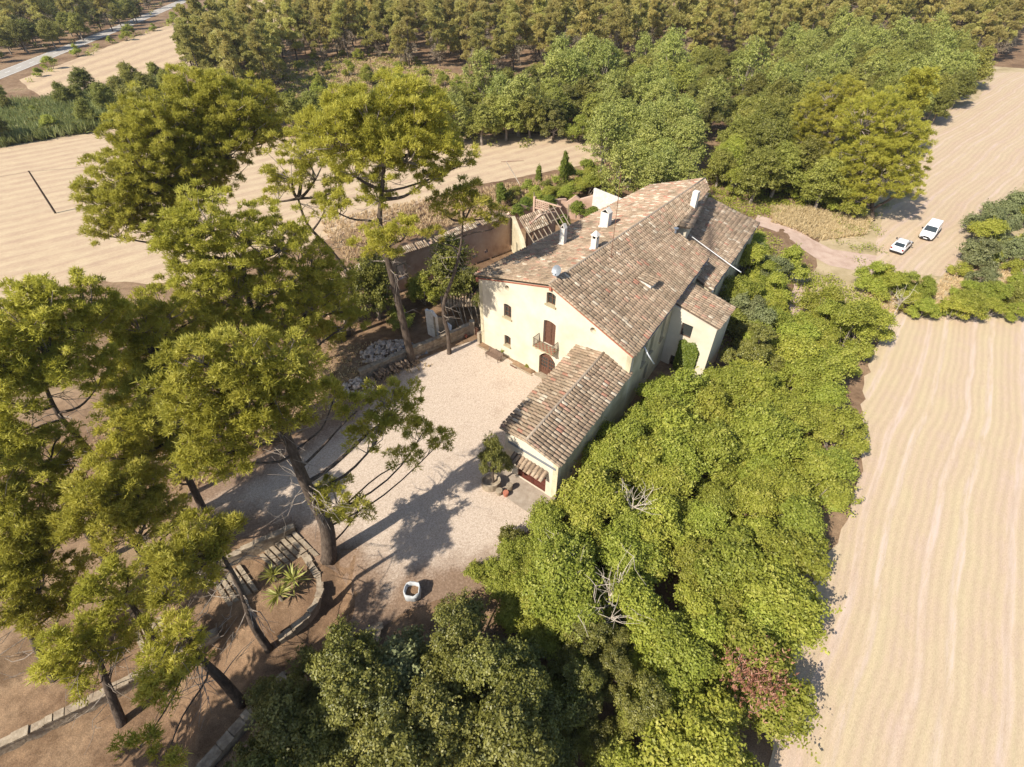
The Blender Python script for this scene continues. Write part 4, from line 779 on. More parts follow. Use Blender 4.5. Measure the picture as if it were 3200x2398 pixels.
tile_roof('sagging_roof', (-8.3, 51.0, 2.7), (-2.6, 52.0, 2.6), (-2.9, 50.4, 1.9), (-8.0, 49.6, 2.0), [3, 4, 4, 4, 2, .5, .3, .2, 3], thick=.05, parent=SH, rng=np.random.default_rng(9))
b = MB(); b.hexa([(-7.5, 47.1, 0), (-6.9, 46.7, 0), (-6.8, 46.75, 0), (-7.4, 47.15, 0), (-7.3, 47.6, 1.5), (-6.8, 47.2, 1.3), (-6.7, 47.25, 1.3), (-7.2, 47.65, 1.5)]); b.build('white_panel', M['whitepipe'], SH)

# ------------------------------------------------------------------ stone walls
def stone_wall(name, pts, h, th, label, cap=True, seed=1, mat='stone', course=.32, sl=.55, face=1, top=None):
    """wall of separate stones: courses of blocks, each an object; pts are (x, y, base z, top z)"""
    rg = np.random.default_rng(seed); root = thing(name, (pts[0][0], pts[0][1], pts[0][2]), label, 'wall')
    core = MB()
    for (x0, y0, b0, t0), (x1, y1, b1, t1) in zip(pts[:-1], pts[1:]):
        d = Vector((x1-x0, y1-y0, 0)); L = d.length; d.normalize(); n = Vector((d.y, -d.x, 0)); a = Vector((x0, y0, 0))
        P = lambda s, o, z: a + d*s + n*o + UP*z
        k = th/2-.05
        core.hexa([P(0, -k, b0-.3), P(L, -k, b1-.3), P(L, k, b1-.3), P(0, k, b0-.3), P(0, -k, t0-.06), P(L, -k, t1-.06), P(L, k, t1-.06), P(0, k, t0-.06)][:4][::1]+[P(0, -k, t0-.06), P(L, -k, t1-.06), P(L, k, t1-.06), P(0, k, t0-.06)])
    core.build('mortar_core', M[mat], root)
    s_ = 0; cnt = 0
    for (x0, y0, b0, t0), (x1, y1, b1, t1) in zip(pts[:-1], pts[1:]):
        d = Vector((x1-x0, y1-y0, 0)); L = d.length; d.normalize(); n = Vector((d.y, -d.x, 0))*face; a = Vector((x0, y0, 0))
        hh = max(t0-b0, t1-b1); nrow = max(1, int(hh/course))
        for r_ in range(nrow+1):
            s = -rg.uniform(0, .2)
            while s < L-.1:
                l = min(sl*rg.uniform(.45, 1.6), L-s); m_ = (s+l/2)/L; bz = lerp(b0, b1, m_); tz = lerp(t0, t1, m_)
                capst = r_ == nrow
                if capst and rg.random() < .1: s += l; continue
                if capst: z0, z1 = tz-.1, tz+rg.uniform(-.02, .09)
                else:
                    z0 = tz-.1-(r_+1)*course; z1 = z0+course-.03
                    if z1 < bz-.1: s += l; continue
                b = MB(); ou = th/2+rg.uniform(.0, .06); inn = -th/2-rg.uniform(-.06, .08) if capst else th/2-.2; j = lambda: rg.uniform(-.02, .02)
                g = .02
                b.box(a, d, n, UP, s+g+j(), s+l-g+j(), inn, ou, z0+j(), z1+j()); o = b.build('stone', M['stone_light'] if rg.random() < (.3 if capst else .2) else M[mat], root); cnt += 1
                s += l
    return root
stone_wall('yard_wall', [(-15.3, 39.6, 0, 1.25), (-10.6, 43.3, 0, 1.25), (-5.7, 46.9, 0, 1.25), (-4.6, 47.7, 0, 1.25)], 1.25, .5, 'low stone yard wall behind the log pile, running to the gate', seed=3, course=.4, sl=.9)
GP = thing('gate', (-4.2, 47.3, 0), 'dark lattice gate with stone pillar beside the left corner of the farmhouse', 'gate')
b = MB(); b.abox(-4.75, -4.2, 47.3, 47.85, -.2, 1.7); b.build('pillar', M['stone_light'], GP)
gw = Wall((-4.2, 47.2), (-3.3, 46.3)); b = MB()
for k in range(5): gw.box(b, .02+k*.28, .1+k*.28, .05, 1.15, 0, .05)
for k in range(4): gw.box(b, .02, 1.25, .12+k*.31, .2+k*.31, .05, .09)
b.build('lattice', M['wood'], GP)
b = MB(); b.tube([(-5.15, 46.75, .02), (-5.15, 46.75, .4)], [.13, .19], 10); tag(b.build('flower_pot', M['terracotta']), 'small terracotta pot at the foot of the gate pillar', 'pot')
# curved retaining wall with the yucca bed
cw = [(-15.5, 20.3, -.6, .12), (-14.7, 19.35, -.7, .1), (-13.85, 18.4, -.9, .05), (-13.45, 17.4, -1.1, 0), (-13.55, 16.4, -1.4, -.1), (-14.0, 15.6, -1.7, -.25), (-14.7, 14.9, -1.9, -.4), (-15.5, 14.3, -1.9, -.6)]
stone_wall('curved_retaining_wall', cw, 1.6, .4, 'curved stone retaining wall around the yucca bed', seed=4, course=.3, sl=.45, face=1)
bed = MB(); cx_, cy_ = -16.6, 17.2
ring = [(-15.6, 20.0), (-14.8, 19.1), (-14.05, 18.2), (-13.7, 17.4), (-13.8, 16.5), (-14.2, 15.8), (-14.9, 15.15), (-15.8, 14.6), (-17.2, 15.4), (-18.0, 17.0), (-17.2, 18.6)]
V = [(x, y, -.1 - .45*sst(0, 5, 19.5-y)) for x, y in ring] + [(cx_+.5, cy_, -.25)]
low = [(x, y, -2.2) for x, y in ring]
bed.add(V, [(i, (i+1) % 11, 11) for i in range(11)]); bed.add(V[:11]+low, [(i, i+11, (i+1) % 11+11, (i+1) % 11) for i in range(11)])
tag(bed.build('planting_bed', M['earth'], None, True), kind='structure')
stone_wall('parapet_wall', [(-16.7, 22.2, -.4, .55), (-19.3, 20.75, -.8, .3), (-22.5, 19.0, -1.6, 0.0), (-27.0, 16.4, -2.5, -.25)], 1, .4, 'low stone parapet along the upper side of the garden steps', seed=6, course=.4, sl=.8)
stone_wall('terrace_wall', [(-20.6, 15.4, -3.3, -1.85), (-23.6, 13.6, -3.9, -2.35), (-26.6, 11.8, -4.1, -2.6), (-29.6, 10.0, -4.1, -2.65), (-33.0, 8.0, -4.1, -2.65)], 1.5, .5, 'long stone terrace wall under the bottom left pines', seed=8, course=.4, sl=.8)
stone_wall('lane_wall', [(-14.6, 12.3, -2.6, -1.2), (-15.9, 10.7, -2.6, -1.3), (-17.0, 9.0, -2.8, -1.5), (-18.6, 6.6, -2.9, -1.7)], 1, .6, 'weathered stone wall at the bottom edge beside the dark oaks', seed=9, course=.45, sl=.9, face=1)
stone_wall('garage_wing_wall', [(2.25, 23.1, -1.2, .7), (3.35, 24.75, -1.2, .75)], 1, .3, 'short stub wall at the front right corner of the garage', seed=10, course=.45, sl=.8)
stone_wall('terrace_edge_wall', [(-10.6, 13.6, -1.0, .3), (-8.6, 14.9, -.6, .3)], 1, .35, 'short stone edging wall by the broken planks', seed=11, course=.4, sl=.6)
# garden steps: three flights of stone slabs
ST = thing('garden_steps', (-15.4, 21.0, -.2), 'flights of old stone garden steps descending under the pines', 'steps')
rg = np.random.default_rng(12)
def flight(L0, R0, L1, R1, n, z0, z1):
    L0, R0, L1, R1 = map(Vector, (L0, R0, L1, R1))
    for k in range(n):
        t0, t1 = k/n, (k+.7)/n; a, b_, c, d = lerp(L0, L1, t0), lerp(R0, R1, t0), lerp(R0, R1, t1), lerp(L0, L1, t1); cut = sorted([0, rg.uniform(.28, .4), rg.uniform(.6, .72), 1])
        cc = (a+b_+c+d)/4; z = hgt(cc.x, cc.y)+.14
        for i in range(3):
            g = .012; u0, u1 = cut[i]+g, cut[i+1]-g; dz = rg.uniform(-.02, .02)
            p = [lerp(a, b_, u0), lerp(d, c, u0), lerp(d, c, u1), lerp(a, b_, u1)]; e = .04
            b = MB(); b.hexa([(q.x, q.y, z-.4) for q in p]+[(q.x, q.y, z+.05+dz) for q in p]); o = b.build('stone_slab', M['stone_light'], ST)
flight((-16.6, 22.0), (-14.2, 20.0), (-19.4, 20.6), (-17.2, 18.9), 7, .05, -.75)
flight((-20.4, 19.9), (-18.3, 17.9), (-22.2, 18.6), (-20.4, 16.9), 5, -.85, -1.35)
flight((-25.2, 16.6), (-23.6, 14.9), (-27.0, 15.5), (-25.4, 13.9), 4, -1.5, -2.0)

# ------------------------------------------------------------------ yard things
WP = thing('wood_pile', (-11.5, 41.2, 0), 'stacked pile of cut logs against the low yard wall', 'log pile')
rg = np.random.default_rng(21); LOGS = []
for k in range(3):
    b = MB(); b.tube([(-.28, 0, 0), (0, .01, 0), (.28, 0, 0)], [.085, .09, .08], 8); me = b.build('log', M['log']).data; LOGS.append(me)
for o in [o for o in COL.objects if o.name.startswith('log') and o.parent is None]: bpy.data.objects.remove(o)
for k in range(150):
    u = rg.random(); row = rg.integers(0, 6); lay = 0 if rg.random() < .65 else 1
    zmax = .2 + .9*math.sin(min(1, u*1.15)*math.pi*.75+.3); z = .08+row*.155
    if z > zmax: continue
    x, y = -14.4+u*4.4, 39.35+u*3.1; o = bpy.data.objects.new('log', LOGS[k % 3]); COL.objects.link(o); o.parent = WP
    o.matrix_parent_inverse = ROOTINV[WP.name]
    o.location = (x+.35*lay*.57+rg.uniform(-.05, .05), y-.35*lay*.82+rg.uniform(-.05, .05), z); o.rotation_euler = (rg.uniform(0, 6), rg.uniform(-.06, .06), math.radians(-52)+rg.uniform(-.15, .15)); s = rg.uniform(.8, 1.35); o.scale = (1, s, s)
def rubble(name, c, rx, ry, n, hgt_, mat, seed, smin=.06, smax=.22, label=None):
    rg = np.random.default_rng(seed); Vs = []; Fs = []
    base = np.array([(-1, -1, -1), (1, -1, -1), (1, 1, -1), (-1, 1, -1), (-1, -1, 1), (1, -1, 1), (1, 1, 1), (-1, 1, 1)], float); fq = np.array([(3, 2, 1, 0), (4, 5, 6, 7), (0, 1, 5, 4), (1, 2, 6, 5), (2, 3, 7, 6), (3, 0, 4, 7)])
    for k in range(n):
        r_ = math.sqrt(rg.random()); w = rg.uniform(0, 6.28); x, y = c[0]+rx*r_*math.cos(w), c[1]+ry*r_*math.sin(w); z = hgt(x, y)+hgt_*(1-r_)*rg.random(); s = rg.uniform(smin, smax)
        R = np.array(Matrix.Rotation(rg.uniform(0, 6), 3, Vector(rg.normal(size=3)).normalized())); Vs.append((base*s*rg.uniform(.5, 1.2, 3)*(1+rg.uniform(-.25, .25, (8, 3)))) @ R.T + (x, y, z)); Fs.append(fq+k*8)
    return tag(obj(name, np_mesh(name, np.concatenate(Vs), np.concatenate(Fs), mat)), label, 'rubble', kind='stuff')
rubble('rubble', (-13.2, 43.8), 3.2, 2.4, 420, 1.0, M['rubble'], 31, label='heap of pale broken masonry behind the yard wall')
rubble('slate_rubble', (-10.9, 44.6), 2.0, 1.0, 90, .7, M['lead'], 32, .08, .3, 'grey broken sheets and stones tipped behind the yard wall')
rubble('rubble', (-15.3, 38.4), 1.6, 1.6, 110, .8, M['rubble'], 33, label='loose stones at the left end of the log pile')
# bench
BN = thing('garden_bench', (-1.9, 43.1, 0), 'brown slatted wooden garden bench on the gravel before the house front', 'bench', local=True, rz=math.atan2(-.6508, .7593))
for k in range(6):
    b = MB(); b.abox(-1.0, 1.0, -.42+k*.095, -.345+k*.095, .42, .45); b.build('seat_slat', M['benchwood'], BN)
for k in range(5):
    b = MB(); y = .17+k*.035; z = .5+k*.1; b.box((0, y, z), (1, 0, 0), (0, .33, .94), (0, -.94, .33), -1.0, 1.0, -.04, .04, -.012, .012); b.build('back_slat', M['benchwood'], BN)
for x in (-.85, .85):
    b = MB(); b.abox(x-.03, x+.03, -.4, -.34, 0, .42); b.abox(x-.03, x+.03, .1, .16, 0, .42); b.abox(x-.03, x+.03, -.42, .16, .37, .42); b.tube([(x, .13, .4), (x, .33, 1.0)], .03, 5); b.tube([(x, -.4, .62), (x, .2, .64)], .025, 5); b.tube([(x, -.4, .42), (x, -.4, .62)], .025, 5); b.build('leg', M['iron'], BN)
b = MB(); b.box((.35, 41.85, 0), (.759, -.651, 0), (.651, .759, 0), (0, 0, 1), -.45, .45, -.35, .35, .02, .06); tag(b.build('door_mat', M['wood']), 'brown mat lying on the gravel right of the bench', 'mat')
# planting strip along the front wall with edging stones
PB = thing('flower_bed', (-.8, 43.2, 0), 'narrow earth flower bed with brick edging along the house front', 'flower bed')
b = MB(); fac.box(b, .1, 3.0, -.1, .1, -.75, -.02); fac.box(b, 5.0, 7.6, -.1, .09, -.75, -.02); b.build('soil', M['earth'], PB)
for u in list(np.arange(.05, 3.1, .42))+list(np.arange(4.9, 7.7, .42)):
    b = MB(); fac.box(b, u, u+.4, -.1, .14, -.88, -.75); b.build('edging_stone', M['stone_light'], PB)
b = MB(); fac.box(b, -.35, 0, -.1, 1.3, -.3, .3); tag(b.build('corner_pier', M['stone_light']), 'low stone pier at the left corner of the house front', 'pier')
# stone trough by the garage, with pots
TR = thing('stone_trough', (-1.9, 26.1, 0), 'pale stone planter under the tall dark shrub beside the garage', 'planter')
b = MB(); V = []; n = 14
for rr, z in ((.75, 0), (.85, .9), (.7, .9), (.62, .55)):
    for j in range(n): V.append((-1.75+rr*math.cos(2*math.pi*j/n), 26.25+rr*.8*math.sin(2*math.pi*j/n), z))
b.add(V, [(k*n+j, k*n+(j+1) % n, (k+1)*n+(j+1) % n, (k+1)*n+j) for k in range(3) for j in range(n)]+[tuple(3*n+j for j in range(n))]); b.build('basin', M['stone_light'], TR)
for (x, y, r_, h, m_) in ((-1.05, 25.5, .3, .55, 'stone_light'), (-.5, 25.35, .25, .5, 'terracotta'), (-.2, 25.9, .28, .75, 'oldwood')):
    b = MB(); b.tube([(x, y, 0), (x, y, h*.9), (x, y, h)], [r_*.7, r_, r_*.92], 10); tag(b.build('pot', M[m_]), {'stone_light': 'pale stone pot beside the stone planter', 'terracotta': 'terracotta pot before the garage door jamb', 'oldwood': 'brown tub against the garage front wall'}[m_], 'pot')
# builder's big bag
BG = thing('builders_bag', (-6.85, 17.0, hgt(-6.85, 17.0)), 'open white woven builders bag on the gravel above the dark oaks', 'bag')
b = MB(); n = 20; V = []; rg = np.random.default_rng(2); z0 = hgt(-6.85, 17.0)
def sq(w, r_): return Vector((-6.85, 17.0, 0))+Vector((math.copysign(abs(math.cos(w))**.7, math.cos(w)), math.copysign(abs(math.sin(w))**.7, math.sin(w)), 0))*r_
for rr, z in ((.42, 0), (.58, .25), (.56, .6), (.54, .92), (.47, .9), (.44, .5)):
    for j in range(n): p = sq(2*math.pi*j/n+.5, rr*(1+.05*math.sin(j*2.3))); V.append((p.x, p.y, z0+z+(.05*math.sin(j*1.7) if z > .8 else 0)))
b.add(V, [(k*n+j, k*n+(j+1) % n, (k+1)*n+(j+1) % n, (k+1)*n+j) for k in range(5) for j in range(n)]); b.build('sack', M['bag'], BG, True)
b = MB(); b.add([V[5*n+j] for j in range(n)], [tuple(range(n))]); b.build('sand', M['earth'], BG)
for i, (dx, dy, rz) in enumerate(((0, 0, .5), (.3, -.2, 1.1), (.55, .15, 1.5), (.2, .35, .1))):
    b = MB(); b.box((-9.2+dx, 14.2+dy, hgt(-9.2, 14.2)+.25+.06*i), (math.cos(rz), math.sin(rz), .1), (-math.sin(rz), math.cos(rz), 0), (0, 0, 1), -.6, .6, -.1, .1, 0, .05)
    tag(b.build('broken_plank', M['oldwood']), 'broken wooden plank in the small heap at the oak edge', 'plank', 'planks heaped at the oak edge')
# poles and wire
UPo = thing('utility_pole', (-72.8, 79.7, 0), 'lone wooden utility pole standing in the left stubble field', 'pole')
b = MB(); b.tube([(-72.8, 79.7, -.3), (-72.85, 79.65, 3), (-72.9, 79.6, 6.7)], [.17, .15, .11], 8); b.build('post', M['bark'], UPo)
b = MB(); b.tube([(-72.9, 79.6, 6.6), (-82, 76, 5.9), (-95, 70, 6.4)], .02, 4); b.tube([(-72.9, 79.6, 6.6), (-50, 88, 5.7), (-30, 95, 6.4)], .02, 4); b.build('wire', M['iron'], UPo)
PO = thing('leaning_pole', (1.0, 91.0, 0), 'thin leaning pole with crossbar at the edge of the dry grass', 'pole')
b = MB(); b.tube([(1.6, 90.6, 0), (.2, 91, 2.3), (-1.0, 91.0, 4.2)], [.09, .08, .06], 6); b.build('post', M['deadwood'], PO); b = MB(); b.tube([(-1.9, 91.2, 4.1), (2.0, 91.4, 4.2)], .04, 5); b.build('crossbar', M['rust'], PO)

# ------------------------------------------------------------------ vehicles
def loft(b, st, mi=0):
    """st: list of (x, [(y, z), ...]) half sections; mirrored"""
    rings = []
    for x, sec in st:
        k = len(b.v); full = [(x, -y, z) for y, z in sec] + [(x, y, z) for y, z in sec[::-1]]; b.v += full; rings.append((k, len(full)))
    for (k0, n), (k1, _) in zip(rings[:-1], rings[1:]):
        for j in range(n): j2 = (j+1) % n; b.f.append((k0+j, k0+j2, k1+j2, k1+j)); b.m.append(mi)
    for k, n in (rings[0], rings[-1]): b.f.append(tuple(k+j for j in range(n))); b.m.append(mi)
def wheel(root, x, y, r):
    b = MB(); b.tube([(x, y-.11, r), (x, y-.08, r), (x, y+.08, r), (x, y+.11, r)], [r*.92, r, r, r*.92], 16); w = b.build('wheel', M['tyre'], root)
    s = 1 if y > 0 else -1; b = MB(); b.tube([(x, y+s*.10, r), (x, y+s*.118, r)], r*.62, 12); b.build('rim', M['rim'], w)
def vehicle(name, loc, rz, label, cat, van):
    rt = thing(name, loc, label, cat, local=True, rz=rz)
    if van:
        L, Wd, H_ = 4.85, .95, 1.9
        S = [(2.42, .62, .45, .62), (2.38, .8, .42, .78), (2.2, .9, .3, .98), (1.6, .95, .28, 1.12), (1.5, .95, .28, 1.14)]
        cab = [(1.55, 1.14, .90, 1.14), (.85, 1.14, .78, 1.84), (.4, 1.14, .76, 1.9), (-2.2, 1.14, .76, 1.88), (-2.42, 1.14, .80, 1.1)]
    else:
        L, Wd, H_ = 4.45, .92, 1.6
        S = [(2.2, .62, .4, .62), (2.12, .8, .34, .78), (1.9, .88, .3, .9), (1.1, .92, .26, 1.0), (.9, .92, .26, 1.03)]
        cab = [(1.0, 1.02, .84, 1.02), (.25, 1.02, .70, 1.50), (-.2, 1.02, .68, 1.57), (-1.3, 1.02, .66, 1.52), (-2.02, 1.02, .74, 1.08)]
    rear = -L/2
    st = [(x, [(w*.92, z0), (w, (z0+z1)*.5), (w*.985, z1-.08), (w*.9, z1)]) for x, w, z0, z1 in S]
    belt = cab[0][1]
    st += [(x, [(Wd*.92, .26), (Wd, .66), (Wd*.985, belt-.08), (Wd*.93, belt)]) for x in (0, -1.2, rear+.35)]
    st += [(rear+.08, [(Wd*.86, .34), (Wd*.95, .66), (Wd*.94, belt-.12), (Wd*.85, belt-.02)]), (rear, [(Wd*.8, .42), (Wd*.9, .62), (Wd*.88, belt-.25), (Wd*.78, belt-.15)])]
    b = MB(); loft(b, st); body = b.build('body', M['carwhite'], rt, True)
    b = MB(); V = []
    n = len(cab)
    for x, z0, w, z1 in cab: V += [(x, -Wd*.93, belt-.02), (x, -w, z1), (x, w, z1), (x, Wd*.93, belt-.02)]
    Fs = []
    for k in range(n-1):
        for j in range(3): Fs.append((k*4+j, k*4+j+1, k*4+5+j, k*4+4+j))
    b.add(V, Fs); b.build('roof', M['carwhite'], rt)
    # glass: windscreen, rear, sides, sitting 6 mm proud of the cabin shell
    def pane(a, c, t0, t1, u0, u1, side, nm='window'):
        xa, _, wa, za = cab[a]; xc, _, wc, zc = cab[c]
        if side == 0:
            nrm = Vector((zc-za, 0, xa-xc)).normalized()*.008 if a < c and za < zc else Vector((-(za-zc), 0, -(xc-xa))).normalized()*-.008
            nrm = Vector((abs(nrm.x)*(1 if a == 0 else -1), 0, abs(nrm.z)))
            P = lambda t, u: Vector((lerp(xa, xc, t), lerp(wa, wc, t)*u, lerp(za, zc, t)))+nrm
            b = MB(); b.quad(P(t0, u0), P(t0, u1), P(t1, u1), P(t1, u0))
        else:
            x0, x1 = t0, t1; xs = [q[0] for q in cab][::-1]; ws = [q[2] for q in cab][::-1]; zs = [q[3] for q in cab][::-1]
            def P(x, v):
                w = float(np.interp(x, xs, ws)); z = float(np.interp(x, xs, zs)); return Vector((x, side*(lerp(Wd*.93, w, v)+.01), lerp(belt-.02, z, v)))
            b = MB(); b.quad(P(x0, u0), P(x1, u0), P(x1-(.12 if x1 > .5 else 0), u1), P(x0+.05, u1))
        return b.build(nm, M['carglass'], rt)
    if van:
        pane(0, 1, .08, .93, -.92, .92, 0, 'windscreen'); pane(3, 4, .12, .6, -.85, .85, 0, 'rear_window')
        for s in (-1, 1): pane(0, 0, .0, 1.0, .14, .86, s)
    else:
        pane(0, 1, .08, .93, -.92, .92, 0, 'windscreen'); pane(3, 4, .14, .9, -.88, .88, 0, 'rear_window')
        for s in (-1, 1): pane(0, 0, -.55, .75, .14, .86, s); pane(0, 0, -1.5, -.62, .16, .84, s)
        b = MB()
        for s in (-1, 1): b.tube([(.1, s*.64, 1.6), (-1.2, s*.62, 1.58)], .025, 5)
        b.build('roof_rail', M['plastic'], rt)
    wx = (1.5, -1.55) if van else (1.35, -1.35)
    for x in wx:
        for s in (-1, 1): wheel(rt, x, s*(Wd-.1), .33)
    f = S[0][0]
    b = MB(); b.abox(f-.12, f+.03, -Wd*.68, Wd*.68, .3, .5); b.build('front_bumper', M['plastic'], rt)
    b = MB(); b.abox(rear-.03, rear+.12, -Wd*.85, Wd*.85, .34, .5); b.build('rear_bumper', M['plastic'], rt)
    b = MB(); b.abox(f-.1, f+.02, -.36, .36, .62, .74); b.build('grille', M['plastic'], rt)
    for s in (-1, 1):
        b = MB(); b.abox(f-.28, f-.02, s*.62-.17, s*.62+.17, .66, .80); b.build('headlight', M['lamp'], rt)
        b = MB(); b.abox(rear-.015, rear+.1, s*.72-.13, s*.72+.13, .72, .95); b.build('tail_light', M['redlamp'], rt)
        b = MB(); b.abox(.9 if van else .62, 1.05 if van else .75, s*(Wd+.02), s*(Wd+.02)+s*.2, belt+.02, belt+.22); b.build('mirror', M['plastic'], rt)
    b = MB(); b.abox(rear-.04, rear-.02, -.26, .26, .56, .68) if not van else b.abox(f+.03, f+.045, -.26, .26, .38, .49); b.build('number_plate', M['whitepipe'], rt)
    return rt
vehicle('parked_van', (63.4, 73.9, -.96), math.atan2(-.72, -.69), 'white van with dark windscreen parked on the dry field track', 'van', True)
vehicle('parked_car', (56.6, 69.5, -.96), math.atan2(.69, .72), 'white car seen from behind, parked in front of the white van', 'car', False)

# ------------------------------------------------------------------ vegetation
def unit(v): return v/np.maximum(1e-9, np.linalg.norm(v, axis=-1, keepdims=True))
def sphere(n, rng): return unit(rng.normal(size=(n, 3)))
class Soup:
    def __init__(s): s.V = []; s.F = []; s.T = []; s.n = 0
    def leaves(s, P, Nrm, size, rng, tint, wid=.62):
        """one rhombic leaf per point lying across its normal"""
        n = len(P); r = sphere(n, rng); a = unit(np.cross(Nrm, r)); b = np.cross(Nrm, a); L = (size*rng.uniform(.7, 1.3, n))[:, None]
        V = np.stack([P-a*L*.5, P+b*L*.5*wid+Nrm*L*.06, P+a*L*.5, P-b*L*.5*wid+Nrm*L*.06], 1).reshape(-1, 3)
        s.V.append(V); s.F.append(np.arange(4*n).reshape(n, 4)+s.n); s.T.append(np.repeat(tint, 4)); s.n += 4*n
    def blades(s, P, D, L, Wd, k, spread, rng, tint, droop=0.0):
        """k thin blades fanning out from each point around direction D"""
        n = len(P); P = np.repeat(P, k, 0); D = unit(np.repeat(D, k, 0)+rng.normal(size=(n*k, 3))*spread); l = (L*rng.uniform(.65, 1.25, n*k))[:, None]
        a = unit(np.cross(D, sphere(n*k, rng)))*Wd; tip = P+D*l; tip[:, 2] -= droop*l[:, 0]
        mid = P+D*l*.45
        V = np.stack([P-a*.5, mid+a, tip, mid-a], 1).reshape(-1, 3)
        s.V.append(V); s.F.append(np.arange(4*n*k).reshape(-1, 4)+s.n); s.T.append(np.repeat(np.repeat(tint, k)+rng.normal(0, .05, n*k), 4)); s.n += 4*n*k
    def spikes(s, P, D, L, Wd, k, spread, rng, tint):
        """k needle-thin triangles fanning out from each point"""
        n = len(P); P = np.repeat(P, k, 0); D = unit(np.repeat(D, k, 0)+rng.normal(size=(n*k, 3))*spread); l = (L*rng.uniform(.6, 1.3, n*k))[:, None]
        a = unit(np.cross(D, sphere(n*k, rng)))*Wd; P = P+rng.normal(size=P.shape)*.05
        V = np.stack([P-a, P+a, P+D*l], 1).reshape(-1, 3)
        s.V.append(V); s.F.append(np.arange(3*n*k).reshape(-1, 3)+s.n); s.T.append(np.repeat(np.repeat(tint, k)+rng.normal(0, .06, n*k), 3)); s.n += 3*n*k
    def mesh(s, name, mat):
        return np_mesh(name, np.concatenate(s.V), np.concatenate(s.F), mat, np.clip(np.concatenate(s.T), 0, 1))
def clump_points(lobes, rng, dens, sub_r, per, zmin=-.35, flat_=.8):
    """points on the shells of small clumps that cover each lobe; returns points, outward directions, tint"""
    Ps, Ds, Ts = [], [], []; subs = []
    for (x, y, z, r) in lobes:
        m = max(4, int(dens*r*r)); d = sphere(m*3, rng); d = d[d[:, 2] > zmin + rng.uniform(-.3, .3, len(d))][:m]; m = len(d)
        c = np.array([x, y, z])+d*r*np.array([1, 1, flat_])*rng.uniform(.4, 1.1, m)[:, None]; sr = sub_r*rng.uniform(.5, 1.35, m)
        tt = rng.normal(.5, .17, m); q = sphere(m*per, rng).reshape(m, per, 3); q[:, :, 2] = np.where(q[:, :, 2] < -.3, -q[:, :, 2], q[:, :, 2])
        P = c[:, None]+q*sr[:, None, None]*rng.uniform(.45, 1.0, (m, per))[..., None]*np.array([1, 1, .8])
        D = q*.7+d[:, None]*.5+np.array([0, 0, .35])
        Ps.append(P.reshape(-1, 3)); Ds.append(D.reshape(-1, 3)); Ts.append(np.repeat(tt, per)+rng.normal(0, .1, m*per)); subs.append(c)
    return np.concatenate(Ps), unit(np.concatenate(Ds)), np.concatenate(Ts), subs
def limb(b, p, q, r0, r1, rng, bend=.12, n=4, sag=0):
    p, q = Vector(p), Vector(q); L = (q-p).length; pts = []
    va, vb = Vector(rng.normal(size=3))*bend*L*.7, Vector(rng.normal(size=3))*bend*L*.35
    for i in range(n+1):
        t = i/n; o = va*math.sin(t*math.pi)+vb*math.sin(2*t*math.pi); pts.append(p.lerp(q, t)+o-UP*sag*L*math.sin(t*math.pi))
    b.tube(pts, [lerp(r0, r1, i/n) for i in range(n+1)], 5 if r0 < .12 else 8, cap=False); return pts

# ---- the big pines of the grove
PLAB = {'P1': 'tall pine with long bare leaning trunk standing just behind the log pile wall', 'P2': 'slim dark-crowned pine nearest the left corner of the farmhouse',
 'P3': 'sparse forked pine behind the log pile, left of the tall leaning pine', 'P4': 'broad pine with the highest crown at the upper left of the grove', 'P5': 'dense pine in the middle of the grove, left of the courtyard',
 'P6': 'thick-trunked pine rising from the head of the garden steps', 'P7': 'leaning pine at the left picture edge below the stubble field', 'P8': 'pine between the left edge pine and the middle of the grove',
 'P9': 'small pine leaning over the lower flight of garden steps', 'P10': 'bushy bright pine at the lower left picture edge', 'P11': 'slim pine whose trunk stands beside the yucca bed',
 'P14': 'pine beside the top of the garden steps, left of the thick-trunked pine', 'P15': 'pine with sprawling low branches at the left picture edge', 'P16': 'young dense pine at the left end of the log pile', 'P17': 'small pine growing on the lower garden steps',
 'PA': 'large spreading pine beside the dirt track, nearest the vehicles', 'PB': 'spreading pine just behind the large one by the vehicles',
 'P12': 'low pine on the terrace in the bottom left corner', 'P13': 'leaning dark-trunked pine beside the weathered stone wall at the bottom'}
